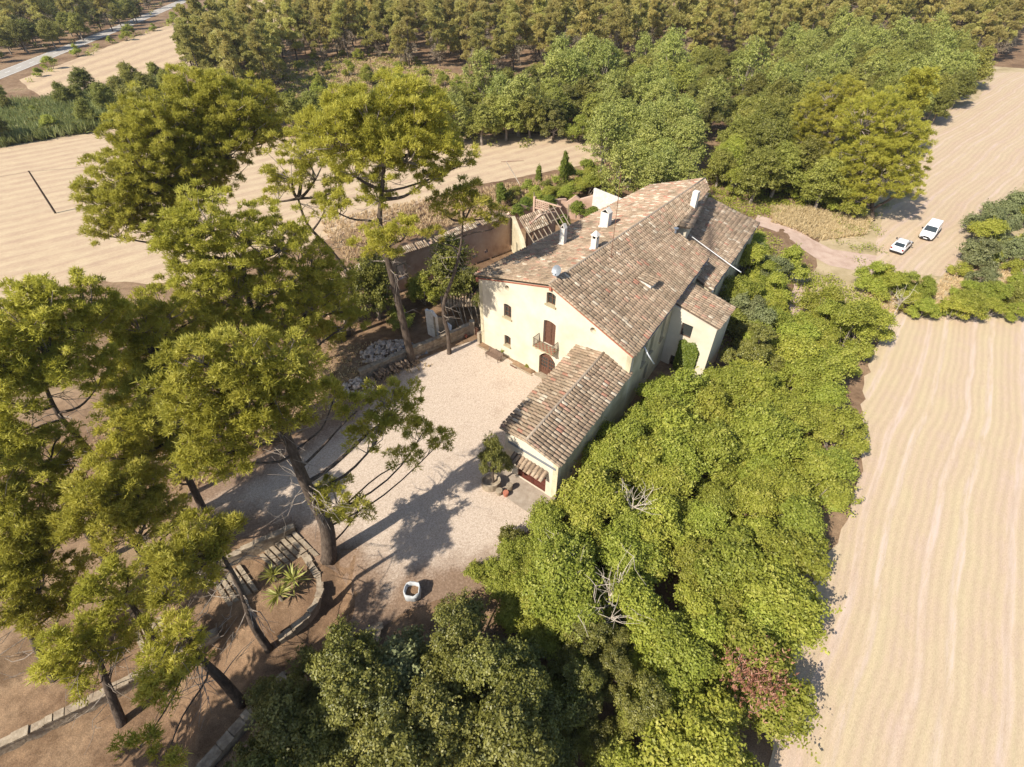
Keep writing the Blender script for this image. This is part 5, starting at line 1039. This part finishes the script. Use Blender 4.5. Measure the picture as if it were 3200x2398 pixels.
for name, tr, lobes in PINES:
    rng = np.random.default_rng(sum(map(ord, name))*7)
    B = Vector(tr[0]); big = name in ('P6', 'P1', 'P4', 'P5')
    T = thing('pine_tree', B, PLAB[name], 'tree')
    b = MB(); r0 = {'P6': .55, 'P1': .42, 'P4': .5, 'P5': .45, 'P13': .32, 'P2': .26, 'P11': .27}.get(name, .3)
    pts = [Vector(p) for p in tr]; pts[0] = pts[0]-UP*.3
    # smooth the trunk line
    fine_ = []
    for i in range(len(pts)-1):
        p0, p1, p2, p3 = pts[max(0, i-1)], pts[i], pts[i+1], pts[min(len(pts)-1, i+2)]
        for k in range(4):
            t = k/4; fine_.append(.5*((2*p1)+(p2-p0)*t+(2*p0-5*p1+4*p2-p3)*t*t+(3*p1-p0-3*p2+p3)*t**3))
    fine_.append(pts[-1]); n = len(fine_)
    b.tube(fine_, [r0*(1.25 if i == 0 else 1)*(1-.72*i/(n-1)) for i in range(n)], 10)
    lob = [(l[0], l[1], l[2], l[3]*(1.2 if name in ('P6', 'P11', 'P13') else 1.06)) for l in lobes if l[2]-l[3]*.6 > B.z+.8]
    P, D, Tn, subs = clump_points(lob, rng, 8.0 if name not in ('P2', 'P3', 'P13', 'P11') else 5.5, .48, 34, -.75, .85)
    tw = MB()
    for (x, y, z, r), sc in zip(lob, subs):
        c = Vector((x, y, z)); k = min(range(n), key=lambda i: (fine_[i]-c).length + .55*max(0, fine_[i].z-c.z+r*.4)); k = max(2, k-2 if k < n-1 else k)
        p = fine_[k]; rr = max(.05, min(.16, r*.06)); arm = limb(b, p, c-UP*r*.35, rr*1.3, rr*.6, rng, .09, 7, .05)
        for q in sc[::2]: limb(tw, arm[-1].lerp(arm[-2], rng.random()), q, rr*.4, .015, rng, .08, 2)
    for k in range(26 if big else 14):     # dead lower twigs
        i = rng.integers(max(1, n//4), n-1); p = fine_[i]; d = Vector((*unit(rng.normal(size=2)), rng.uniform(-.35, .25)))
        q = p+d*rng.uniform(1.0, 2.8); limb(tw, p, q, .035, .012, rng, .12, 3)
        for j in range(3): limb(tw, p.lerp(q, rng.uniform(.4, .9)), q+Vector(rng.normal(size=3))*.6, .016, .008, rng, .1, 2)
    b.build('trunk', M['bark'], T, True); tag(tw.build('branches', M['twig'], T), kind='stuff')
    S = Soup(); S.spikes(P, D, .27, .034, 5, .8, rng, Tn)
    me = S.mesh('crown', M['needle']); obj('crown', me, T)

# ---- kinds that are repeated: one mesh set per variant, copied
def tree_proto(kind, seed):
    """returns (crown mesh, trunk mesh) of unit design height; local origin at the foot"""
    rng = np.random.default_rng(seed); b = MB(); S = Soup()
    if kind == 'woodpine':
        H_ = 15.0; lean = rng.uniform(-.06, .06, 2); top = Vector((lean[0]*H_, lean[1]*H_, H_))
        pts = [Vector((0, 0, -.3)), Vector((lean[0]*4, lean[1]*4, 4)), Vector((lean[0]*9+.2, lean[1]*9, 9)), top]; b.tube(pts, [.22, .19, .14, .05], 7)
        lob = []
        m = rng.integers(11, 15); base = rng.uniform(.2, .42)
        for k in range(m):
            t = base+(1-base)*((k+.4)/m); w = rng.uniform(0, 6.28); rr = (1.15-t)*rng.uniform(2.2, 3.8); lob.append((lean[0]*H_*t+rr*math.cos(w), lean[1]*H_*t+rr*math.sin(w), H_*t, rng.uniform(1.0, 1.7)*(1.25-t*.5)))
        lob.append((top.x, top.y, H_-.3, 1.1))
        P, D, T, subs = clump_points(lob, rng, 8, .55, 16, -.5, .7); S.blades(P, D, .55, .085, 4, .6, rng, T)
        for l in lob: limb(b, pts[1].lerp(top, max(0, (l[2]-4.8)/(H_-4))), l[:3], .06, .02, rng, .06, 3)
        S2 = Soup(); Q = []; Dq = []
        for k in range(26):
            z = rng.uniform(2.5, H_*base+2); w = rng.uniform(0, 6.28); L = rng.uniform(1, 2.6); p = Vector((lean[0]*z, lean[1]*z, z)); d = Vector((math.cos(w), math.sin(w), rng.uniform(-.35, .05))); limb(b, p, p+d*L, .03, .01, rng, .08, 2)
            for j in range(16): Q.append(p+d*L*rng.uniform(.35, 1.0)+Vector(rng.normal(size=3))*.28); Dq.append(d+Vector((0, 0, -.4)))
        S2.blades(np.array(Q), unit(np.array(Dq)), .55, .05, 3, .6, rng, rng.uniform(.2, .8, len(Q)))
        return [('crown', S.mesh('crown', M['needle_far'])), ('dry_branches', S2.mesh('dry_branches', M['brown_needle']))], b
    if kind == 'midpine':
        H_ = 13.0; pts = [Vector((0, 0, -.3)), Vector((.3, .2, 5)), Vector((.2, .5, H_*.85))]; b.tube(pts, [.3, .24, .1], 8); lob = []
        for k in range(16):
            t = .3+.7*k/15; w = rng.uniform(0, 6.28); rr = (1.2-t)*rng.uniform(1.8, 4.2); lob.append((rr*math.cos(w), rr*math.sin(w), H_*t, rng.uniform(1.3, 1.9)))
        P, D, T, subs = clump_points(lob, rng, 9, .5, 18, -.5, .75); S.blades(P, D, .5, .06, 4, .6, rng, T)
        for l in lob: limb(b, pts[0].lerp(pts[2], min(1, l[2]/H_*.8)), l[:3], .08, .03, rng, .06, 3)
        return [('crown', S.mesh('crown', M['needle']))], b
    spec = dict(bright=('bright', 4.0, 2.1, .15, 60, 38, .38), oak=('oak', 5.5, 2.6, .135, 62, 52, .36), broad=('broad', 7.0, 3.0, .22, 52, 34, .55), poplar=('poplar', 10.0, 3.4, .30, 34, 20, .62),
                olive=('olive_leaf', 3.6, 2.2, .18, 40, 26, .42), scrub=('bright', 2.0, 1.3, .15, 30, 22, .32), ivy=('ivy', 3.0, 1.4, .16, 40, 26, .34), darkscrub=('broad', 2.4, 1.6, .17, 34, 24, .36))[kind]
    mat, H_, Rr, ls, ns, per, sr = spec; lob = []; m = 9 if kind != 'poplar' else 13
    if kind in ('bright', 'scrub', 'olive', 'darkscrub'):      # many-stemmed shrub: mounded lobes from the ground up
        for k in range(m):
            w = 6.28*k/m+rng.uniform(-.5, .5); q = rng.uniform(.2, 1.0); lob.append((Rr*q*math.cos(w), Rr*q*math.sin(w), H_*(1-.62*q*q)*rng.uniform(.4, .95), Rr*rng.uniform(.24, .5)))
        lob.append((rng.uniform(-.3, .3), rng.uniform(-.3, .3), H_*.82, Rr*.42)); stems = 5
    else:
        if kind == 'oak':
            m = 16
            for k in range(m):
                w = rng.uniform(0, 6.28); q = math.sqrt(rng.random()); lob.append((Rr*q*math.cos(w), Rr*q*math.sin(w), H_*(.92-.55*q*q)*rng.uniform(.62, 1.08), Rr*rng.uniform(.2, .36)))
        for k in range(m if kind != 'oak' else 0):
            w = 6.28*k*.382+rng.uniform(-.4, .4); t = .32+.55*k/m; q = rng.uniform(.3, .75)*math.sin(min(1, t*1.15)*math.pi*.8+.3); lob.append((Rr*q*math.cos(w), Rr*q*math.sin(w), H_*t, Rr*rng.uniform(.38, .55)))
        lob.append((0, 0, H_*.88, Rr*.42)); stems = 1
    tot = sum(l[3]**2 for l in lob); P, D, T, subs = clump_points(lob, rng, ns*9/tot*(.9 if kind != 'poplar' else .7), sr, per, -.4, .85)
    nn = unit(D+rng.normal(size=D.shape)*.55); S.leaves(P, nn, ls, rng, T)
    if kind in ('bright', 'scrub', 'broad', 'poplar', 'darkscrub', 'olive'):
        m_ = dict(bright=110, scrub=50, broad=120, poplar=110, darkscrub=50, olive=70)[kind]; k_ = 16
        pick = rng.integers(0, len(P), m_); st = P[pick]; dr = unit(D[pick]+rng.normal(size=(m_, 3))*.35+[0, 0, .3]); ln = rng.uniform(.35, 1.0, m_)*Rr*.38
        tt = (np.arange(k_)/k_)[None, :]; Q = st[:, None]+dr[:, None]*(ln[:, None]*tt)[..., None]+rng.normal(size=(m_, k_, 3))*ls*.55; Q[:, :, 2] -= (ln[:, None]*tt**2)*.25
        S.leaves(Q.reshape(-1, 3), unit(rng.normal(size=(m_*k_, 3))*.6+np.repeat(dr, k_, 0)*.3+[0, 0, .6]), ls*.95, rng, np.repeat(rng.normal(.62, .18, m_), k_)+rng.normal(0, .08, m_*k_))
    foot = [Vector((rng.uniform(-.3, .3)*(stems > 1), rng.uniform(-.3, .3)*(stems > 1), -.3)) for _ in range(stems)]
    for i, l in enumerate(lob):
        f = foot[i % stems]
        if stems == 1:
            j = Vector((0, 0, H_*.3)); limb(b, j, l[:3], .07*H_/6, .03, rng, .08, 3)
        else: limb(b, f, l[:3], .05, .02, rng, .08, 3)
    if stems == 1: limb(b, foot[0], (0, 0, H_*.34), .035*H_, .025*H_, rng, .03, 3)
    return [('crown', S.mesh('crown', M[mat]))], b
PROTO = {}
NVAR = dict(woodpine=5, midpine=2, bright=5, oak=4, broad=4, poplar=3, olive=2, scrub=3, ivy=2, darkscrub=2)
for kd, nv in NVAR.items():
    PROTO[kd] = []
    for v in range(nv):
        cm, b = tree_proto(kd, 100+v*17+len(kd)*3+ord(kd[0]))
        tm_ = bpy.data.meshes.new('trunk'); tm_.from_pydata(b.v, [], b.f); tm_.materials.append(M['bark'] if kd in ('woodpine', 'midpine', 'oak') else M['twig']); tm_.update()
        PROTO[kd].append((cm, tm_))
NAMES = dict(woodpine='pine_tree', midpine='pine_tree', bright='shrub', oak='oak_tree', broad='leafy_tree', poplar='poplar_tree', olive='shrub', scrub='shrub', ivy='ivy_plant', darkscrub='shrub')
COUNT = {}
def plant(kd, x, y, s, rng, label, group=None, z=None, sz=None, cat=None, var=None):
    cm, tmz = PROTO[kd][int(rng.integers(len(PROTO[kd]))) if var is None else var]
    z = hgt(x, y) if z is None else z
    o = bpy.data.objects.new(NAMES[kd], None); COL.objects.link(o); o.location = (x, y, z); o.rotation_euler = (0, 0, rng.uniform(0, 6.28)); o.scale = (s, s, sz or s*rng.uniform(.88, 1.12))
    tag(o, label, cat or ('tree' if NAMES[kd].endswith('tree') else NAMES[kd].split('_')[0]), group)
    for nm, me in cm:
        c = bpy.data.objects.new(nm, me); COL.objects.link(c); c.parent = o
    c = bpy.data.objects.new('trunk' if NAMES[kd].endswith('tree') else 'stems', tmz); COL.objects.link(c); c.parent = o
    COUNT[kd] = COUNT.get(kd, 0)+1
    return o
def grow(area, sp, kinds, smin, smax, label, group, seed, jit=.42, keep=None, where=None):
    rng = np.random.default_rng(seed); P = scatter(AREAS[area], sp, rng, jit); n_ = 0
    for x, y in P:
        if not inview(x, y) or (keep and not keep(x, y)): continue
        k = kinds[int(rng.integers(len(kinds)))]
        lb = label[k] if isinstance(label, dict) else label
        if where: lb = lb+', '+where(x, y)
        plant(k, x, y, rng.uniform(smin, smax), rng, lb, group if not isinstance(label, dict) else group+', '+k)
KW = {'bright': 'bright', 'oak': 'dark', 'broad': 'mid green', 'olive': 'grey-green', 'scrub': 'low bright', 'darkscrub': 'low dark', 'poplar': 'pale', 'ivy': 'ivy'}
grow('thicket', 3.0, ['bright']*14+['scrub'], .9, 1.4, {'bright': 'bright yellow-green shrub in the thicket between farmhouse and right field', 'scrub': 'low bright shrub filling the right-hand thicket'}, 'thicket right of the farmhouse', 41, where=lambda x, y: ('lowest part' if y < 16 else 'beside the garage' if y < 30 and x < 12 else 'at the field edge' if x > 13+(y-13)*.78 else 'beside the annexe' if y > 36 and x < 27 else 'in its middle'))
grow('gap', 2.0, ['darkscrub', 'oak'], .5, .8, {'darkscrub': 'low dark shrub in the shaded gap between oaks and thicket', 'oak': 'small shaded oak in the gap between oaks and thicket'}, 'shaded gap at the bottom', 42)
grow('oaks', 3.0, ['oak']*9+['olive'], .95, 1.3, {'oak': 'dark evergreen oak in the group along the bottom edge', 'olive': 'greyer bush among the oaks along the bottom edge'}, 'oaks along the bottom edge', 43)
grow('housebush', 2.8, ['bright', 'bright', 'darkscrub', 'olive'], .8, 1.1, {'bright': 'bright shrub beside the right wall of the lean-to', 'broad': 'leafy tree beside the right wall of the lean-to', 'darkscrub': 'low dark shrub beside the lean-to', 'olive': 'grey-green shrub beside the lean-to'}, 'shrubs beside the lean-to', 44)
grow('midhedge', 2.6, ['bright', 'scrub', 'bright', 'darkscrub'], .55, .95, {'bright': 'bright shrub in the low hedge between the two right-hand fields', 'scrub': 'small shrub in the low hedge below the parked vehicles', 'darkscrub': 'dark shrub in the low hedge below the parked vehicles'}, 'hedge below the vehicles', 45)
grow('rightbush', 3.7, ['olive', 'bright', 'scrub', 'olive'], .8, 1.25, {'olive': 'grey-green bush at the right picture edge beside the vehicles', 'bright': 'bright bush at the right picture edge', 'scrub': 'small bush at the right picture edge'}, 'bushes at the right edge', 46)
grow('backhedge', 3.9, ['bright', 'broad', 'bright', 'bright'], .95, 1.4, {'bright': 'bright shrub in the thicket behind the lean-to roof', 'broad': 'mid green tree in the thicket behind the lean-to roof', 'darkscrub': 'low dark shrub behind the lean-to roof'}, 'thicket behind the farmhouse', 47)
grow('poplars', 5.2, ['poplar'], .75, 1.1, 'pale leafy poplar right behind the farmhouse roof ridge', 'poplars behind the farmhouse', 48)
grow('belt', 5.3, ['oak', 'broad', 'broad', 'oak', 'poplar', 'bright', 'broad'], .65, 1.4, {'poplar': 'pale tree in the broad belt behind the farmhouse', 'bright': 'bright shrub in the broad belt behind the farmhouse', 'oak': 'dark oak in the broad belt of trees behind the farmhouse', 'broad': 'green tree in the broad belt behind the farmhouse'}, 'tree belt behind the farmhouse', 49, where=lambda x, y: ('left part' if x < 10 else 'middle part' if x < 45 else 'right part')+(', front' if y < 135 else ', back'))
grow('rightbelt', 5.4, ['broad', 'poplar', 'oak', 'broad'], .9, 1.35, {'broad': 'green tree in the wood edge at the upper right', 'poplar': 'pale tree in the wood edge at the upper right', 'oak': 'dark oak in the wood edge at the upper right'}, 'wood edge at the upper right', 50)
grow('midband', 5.2, ['broad', 'broad', 'bright'], .7, 1.1, {'bright': 'bright shrub in the hedge beyond the left stubble field', 'broad': 'tree in the hedge beyond the left stubble field', 'darkscrub': 'low dark shrub in the hedge beyond the left field', 'scrub': 'small shrub in the hedge beyond the left field'}, 'hedge beyond the left field', 51)
grow('ruinback', 3.2, ['scrub', 'bright', 'darkscrub'], .6, 1.0, {'bright': 'bright shrub behind the ruined outbuilding', 'scrub': 'low shrub behind the ruined outbuilding', 'darkscrub': 'dark shrub behind the ruined outbuilding'}, 'shrubs behind the ruin', 52)
grow('scrub', 11.5, ['scrub', 'bright', 'darkscrub'], .7, 1.2, {'scrub': 'small shrub on the dry slope below the pine wood', 'bright': 'young bright sapling on the dry slope below the pine wood', 'darkscrub': 'dark bush on the dry slope below the pine wood'}, 'slope below the pine wood', 53)
grow('verge', 9.0, ['bright'], .6, 1.0, {'scrub': 'low roadside shrub between road and far field', 'bright': 'roadside bush between road and far field'}, 'roadside shrubs', 54, .3)
grow('clump', 7.0, ['woodpine'], .85, 1.1, 'pine in the clump between the far field and the slope', 'pine clump left of the slope', 55)
grow('farwood', 9.5, ['woodpine', 'broad', 'oak'], .9, 1.3, {'woodpine': 'pine in the wood beyond the road', 'broad': 'green tree in the wood beyond the road', 'oak': 'dark oak in the wood beyond the road'}, 'wood beyond the road', 56)
rng = np.random.default_rng(57); P = scatter(AREAS['forest'], 9.0, rng)
P = np.array([p for p in P if inview(p[0], p[1], 10, .03)]); P = P[np.argsort(P[:, 1])]
for i, (x, y) in enumerate(P):
    if i < 200: plant('woodpine', x, y, rng.uniform(.75, 1.3), rng, 'pine in the '+('front row' if y < 215 else 'depth')+' of the wood at the top, '+('left' if x < 0 else 'middle' if x < 110 else 'right')+' part', 'pines of the wood at the top')
far = P[200:]
# single plants
plant('midpine', -25.0, -1.0, 1.7, np.random.default_rng(5), 'unseen pine added outside the lower left corner to shade the courtyard')  # out of view, added only to cast shade over the lower courtyard
rng = np.random.default_rng(60)
plant('midpine', 66.0, 113.0, 1.0, rng, 'pine farther back in the thicket above the dirt track'); plant('midpine', 74.5, 107.0, 1.05, rng, 'pine at the field corner above the spreading pines')
for (x, y, s, kd, lb) in ((-15.6, 50.4, 1.0, 'broad', 'leafy tree inside the ruined outbuilding, left of the window'), (-19.4, 49.6, .8, 'broad', 'small leafy tree at the left end of the ruin wall'), (-7.4, 54.0, 1.1, 'broad', 'dark leafy tree against the shaded side of the farmhouse'), (-10.4, 53.6, 1.05, 'bright', 'bright bush below the ruin wall between the pines'), (-4.8, 52.8, 1.0, 'oak', 'dark bush in the corner between ruin and farmhouse'), (-13.0, 49.0, 1.0, 'darkscrub', 'low bush behind the rubble heap'), (-20.2, 46.5, .9, 'darkscrub', 'bush at the far left end of the rubble')):
    plant(kd, x, y, s, rng, lb)
plant('oak', -1.55, 26.3, .52, rng, 'tall dark evergreen shrub growing beside the garage door', z=.3, sz=1.02, cat='shrub')
plant('scrub', -1.3, 22.9, .0001+.8, rng, 'oleander bush with pale flowers at the courtyard edge below the garage') if False else None
plant('darkscrub', .1, 20.6, .75, rng, 'dark bush at the courtyard edge in front of the garage'); plant('scrub', -2.4, 18.2, .7, rng, 'reddish green bush at the lower courtyard edge'); plant('scrub', -.8, 44.0, .34, rng, 'small pale bush growing behind the garden bench'); plant('scrub', 1.6, 41.7, .2, rng, 'tiny plant in the flower bed left of the entrance')
plant('ivy', -1.8, 81.6, .7, rng, 'upright bush wrapped in ivy at the dry grass edge', sz=1.35); plant('ivy', 8.9, 89.0, .6, rng, 'ivy-covered post standing behind the ruin', sz=2.1); plant('ivy', 4.6, 90.5, .45, rng, 'thin ivy-covered stump left of the ivy post', sz=1.2)
for (x, y, z, s) in ((.9, 73.4, 2.2, .8), (2.2, 75.8, 2.0, .9), (5.6, 76.4, 2.2, .85), (9.6, 74.8, 1.6, 1.0), (12.0, 73.6, 1.4, .95), (7.6, 72.6, 1.0, .8)):
    plant('ivy', x, y, s, rng, 'mound of ivy growing over the ruined walls', 'ivy on the ruin', z=z, sz=s*.75)
for x, y in ((-.22, 18.18), (.9, 19.15), (2.05, 19.9), (.43, 16.58), (1.95, 17.48), (1.24, 15.29), (2.95, 16.14), (3.54, 18.42), (4.1, 14.87), (2.63, 14.27)):
    plant('bright', x, y, rng.uniform(.7, 1.0), rng, 'light green shrub around the bare grey branches below the garage', 'shrubs below the garage')
for x, y in ((-33.26, 123.47), (-28.04, 122.05), (-22.96, 120.89), (-17.95, 119.74), (-13.04, 118.84), (-8.24, 118.84), (-3.43, 118.84), (1.37, 118.84), (6.18, 118.84), (10.98, 118.84), (15.78, 118.84)):
    plant(['bright', 'darkscrub'][int(rng.integers(2))], x, y+1.5, rng.uniform(.9, 1.3), rng, 'shrub in the row along the far edge of the left stubble field', 'shrubs along the far field edge')
for x, y, k, lb in ((24.6, 41.6, 'oak', 'dark tree beside the right wall of the annexe'), (22.6, 38.4, 'darkscrub', 'low dark shrub at the outer corner of the annexe'), (26.8, 44.8, 'bright', 'bright shrub behind the annexe corner'), (20.6, 37.2, 'bright', 'bright shrub in front of the annexe ivy'), (25.4, 48.6, 'darkscrub', 'dark shrub at the foot of the lean-to wall')):
    plant(k, x, y, 1.0, rng, lb)
# ivy climbing the annexe corner
S = Soup(); rg = np.random.default_rng(61); n = 8500
u = rg.random(n); z = -1.2+rg.random(n)**.8*5.3; keep = z < 3.7-.9*np.abs(u-.45)+.18*np.sin(u*11)+.25*rg.random(n)
u, z = u[keep], z[keep]; n = len(u); q = np.array([an.pt(1.6+a*2.1, c, -.06-.35*d) for a, c, d in zip(u, z, rg.random(n))]); nn = unit(np.array(an.n)[None]+rg.normal(size=(n, 3))*.5+[0, 0, .35]); S.leaves(q, nn, .17, rg, rg.normal(.55, .2, n))
z2 = -1.2+rg.random(900)*4.2; q = np.array([a_+Vector((0, 0, c)) for a_, c in zip([an.pt(3.75, 0, d) for d in rg.random(900)*1.0-.1], z2)]); S.leaves(q, unit(np.array([.8, .5, .4])[None]+rg.normal(size=(900, 3))*.5), .17, rg, rg.normal(.45, .2, 900))
tag(obj('climbing_ivy', S.mesh('climbing_ivy', M['ivy'])), 'ivy climbing the front of the small annexe below its window', 'ivy')
# yuccas
for i, (x, y, s, lb) in enumerate(((-16.85, 18.2, 1.0, 'left of the three yuccas in the walled bed by the steps'), (-15.3, 17.85, 1.1, 'right of the three yuccas, nearest the curved wall'), (-16.0, 16.8, 1.15, 'lowest of the three yuccas, in front of the other two'))):
    S = Soup(); rg = np.random.default_rng(70+i); n = 1; zz = -.25; k = 60
    d = sphere(k, rg); d[:, 2] = np.abs(d[:, 2])*.9+.05; S.blades(np.tile([x, y, zz+.75], (k, 1)), unit(d), 1.0*s, .055, 1, .05, rg, rg.normal(.55, .2, k), .12)
    yt = thing('yucca_plant', (x, y, zz), lb, 'yucca'); obj('leaves', S.mesh('leaves', M['yucca']), yt); b = MB(); b.tube([(x, y, zz-.2), (x, y, zz+.75)], [.12, .09], 7); b.build('stem', M['twig'], yt)
# dead grey branches in the thicket and a russet seed-headed bush
for i, (x, y, z, lb) in enumerate(((3.2, 17.4, 2.6, 'bare grey branches rising from the thicket just below the garage'), (6.3, 15.6, 2.8, 'fan of dead pale branches in the lower thicket'), (8.8, 22.2, 3.2, 'forked dead branch sticking out of the thicket'), (5.3, 14.3, 2.4, 'lowest fan of dead branches above the dark gap'), (45.5, 51.5, 1.5, 'dead twiggy branch in the hedge corner'))):
    rg = np.random.default_rng(80+i); b = MB(); base_ = Vector((x, y, hgt(x, y)-.1)); p = Vector((x, y, z)); b.tube([base_, p], [.07, .045], 6)
    for k in range(7):
        q = p+Vector((rg.normal()*.9, rg.normal()*.9, rg.uniform(.6, 1.8))); pts = limb(b, p-UP*rg.uniform(0, .8), q, .04, .012, rg, .12, 3)
        for j in range(5): limb(b, pts[rg.integers(1, 4)], q+Vector(rg.normal(size=3))*.5, .018, .006, rg, .1, 2)
    tag(b.build('dead_branch', M['deadwood']), lb, 'branch')
S = Soup(); rg = np.random.default_rng(90); Pq = np.array([13.6, 10.6, 3.6])+rg.normal(size=(500, 3))*[.8, .8, .5]; S.blades(Pq, np.tile([.2, .1, 1.0], (500, 1)), .3, .03, 4, .4, rg, rg.random(500))
rt = thing('russet_bush', (13.6, 10.6, hgt(13.6, 10.6)), 'bush with russet dry seed heads at the field edge bottom right', 'shrub'); obj('seed_heads', S.mesh('seed_heads', M['russet']), rt); b = MB()
for k in range(14): limb(b, (13.6, 10.6, -1.2), Pq[k*30], .03, .01, rg, .06, 3)
b.build('stems', M['twig'], rt)
# ---- uncounted cover
def cover(name, area, n, kind, seed, size, label, mat, hmax=.6, mask=None):
    rg = np.random.default_rng(seed); q = np.asarray(AREAS[area]) if isinstance(area, str) else np.asarray(area); P = rg.uniform(q.min(0), q.max(0), (n, 2)); P = P[inpoly(P, q)]
    if kind == 'leaf':
        c = P[rg.integers(0, len(P), max(10, len(P)//40))]; P = c[rg.integers(0, len(c), len(P))]+rg.normal(size=P.shape)*.55
    z = np.array([hgt(a, b_) for a, b_ in P]); S = Soup(); m_ = len(P)
    if kind == 'leaf': S.leaves(np.column_stack([P, z+rg.random(m_)*hmax]), unit(rg.normal(size=(m_, 3))*.6+[0, 0, .8]), size, rg, rg.normal(.5, .2, m_))
    else: S.blades(np.column_stack([P, z]), np.tile([0, 0, 1.0], (m_, 1)), hmax, size, 5, .35, rg, rg.normal(.5, .2, m_), .1)
    return tag(obj(name, S.mesh(name, mat)), label, name.replace('_', ' '), kind='stuff')
cover('undergrowth', 'thicket', 26000, 'leaf', 91, .2, 'low green undergrowth beneath the right-hand thicket', M['bright'], .9)
cover('undergrowth', 'oaks', 12000, 'leaf', 92, .18, 'dark undergrowth beneath the bottom oaks', M['oak'], .8)
cover('undergrowth', [(20, 45), (30, 47), (39, 52), (46, 56), (40, 66), (36, 78), (60, 84), (64, 112), (42, 112), (33, 86), (33, 66)], 90000, 'leaf', 93, .26, 'green ground cover right of and behind the farmhouse', M['bright'], .5)
cover('dry_grass', 'drygrass', 9000, 'blade', 94, .05, 'tall dry grass between ruin and left stubble field', M['drygrass'], .8)
cover('dry_grass', [(40, 76), (46, 72), (54, 74), (58, 80), (50, 82), (42, 82)], 3500, 'blade', 95, .05, 'pale dry grass beside the dirt track', M['drygrass'], .7)
cover('undergrowth', 'verge', 14000, 'leaf', 103, .4, 'low green hedge between the road and the far field', M['bright'], 1.3)
cover('undergrowth', 'reeds', 22000, 'leaf', 104, .42, 'leafy growth among the reeds at the left', M['broad'], 2.2)
cover('undergrowth', 'farwood', 14000, 'leaf', 105, .6, 'undergrowth in the wood beyond the road', M['oak'], 1.5)
cover('dry_grass', [(43, 53), (66, 53), (74, 76), (62, 64), (57, 61), (48, 61)], 7000, 'blade', 107, .05, 'dry weeds under the hedge below the vehicles', M['drygrass'], .5)
cover('undergrowth', [(50, 62), (61, 83), (71, 90), (83, 111), (97, 133), (84, 128), (62, 98), (50, 78), (46, 70)], 26000, 'leaf', 108, .24, 'green growth under the spreading pines by the track', M['bright'], .6)
cover('reed_bed', 'reeds', 9000, 'blade', 96, .12, 'band of green reeds beyond the left stubble field', M['reed'], 2.6)
cover('dry_grass', 'scrub', 9000, 'blade', 97, .12, 'dry grass on the slope below the pine wood', M['drygrass'], .6)
cover('undergrowth', 'scrub', 26000, 'leaf', 98, .4, 'green patches on the slope below the pine wood', M['bright'], .8)
cover('undergrowth', 'belt', 16000, 'leaf', 99, .45, 'undergrowth beneath the belt of trees behind the farmhouse', M['broad'], 1.5)
cover('weeds', [(-28, 24), (-14, 38), (-8, 42), (-16, 46), (-34, 40), (-40, 28)], 5000, 'blade', 100, .035, 'sparse dry weeds under the grove of pines', M['drygrass'], .3)
grow('reeds', 8.0, ['broad', 'darkscrub', 'bright'], .6, 1.0, {'broad': 'tree standing in the reed band at the left', 'darkscrub': 'dark bush in the reed band at the left', 'bright': 'bright bush in the reed band at the left'}, 'bushes in the reed band', 58)
if len(far):
    rg = np.random.default_rng(101); Vs = []; Fs = []; Ts = []; k = 0
    S = Soup()
    for x, y in far:
        h = rg.uniform(12, 17); lob = [(x+rg.normal()*1.8, y+rg.normal()*1.8, h*t, rg.uniform(1.3, 2.2)) for t in (.45, .55, .62, .7, .78, .86, .93)]
        P_, D_, T_, _ = clump_points(lob, rg, 1.8, .9, 7, -.4, .8); S.spikes(P_, D_, 1.3, .3, 3, .7, rg, T_)
    tag(obj('far_wood', S.mesh('far_wood', M['needle_far'])), 'mass of pine crowns at the far top of the wood', 'wood', kind='stuff')

# ------------------------------------------------------------------ summer haze
hz = bpy.data.materials.new('summer_haze'); hz.use_nodes = True; t = hz.node_tree; t.nodes.remove(t.nodes['Principled BSDF'])
pv = N(t, 'ShaderNodeVolumePrincipled'); pv.inputs['Color'].default_value = (.86, .88, .90, 1); pv.inputs['Density'].default_value = .00014; pv.inputs['Anisotropy'].default_value = .3
t.links.new(pv.outputs[0], t.nodes['Material Output'].inputs['Volume'])
b = MB(); b.abox(-3200, 3200, -700, 4200, -6, 37); h_ = b.build('haze', hz); tag(h_, 'thin summer haze over the whole valley', 'haze', kind='stuff')
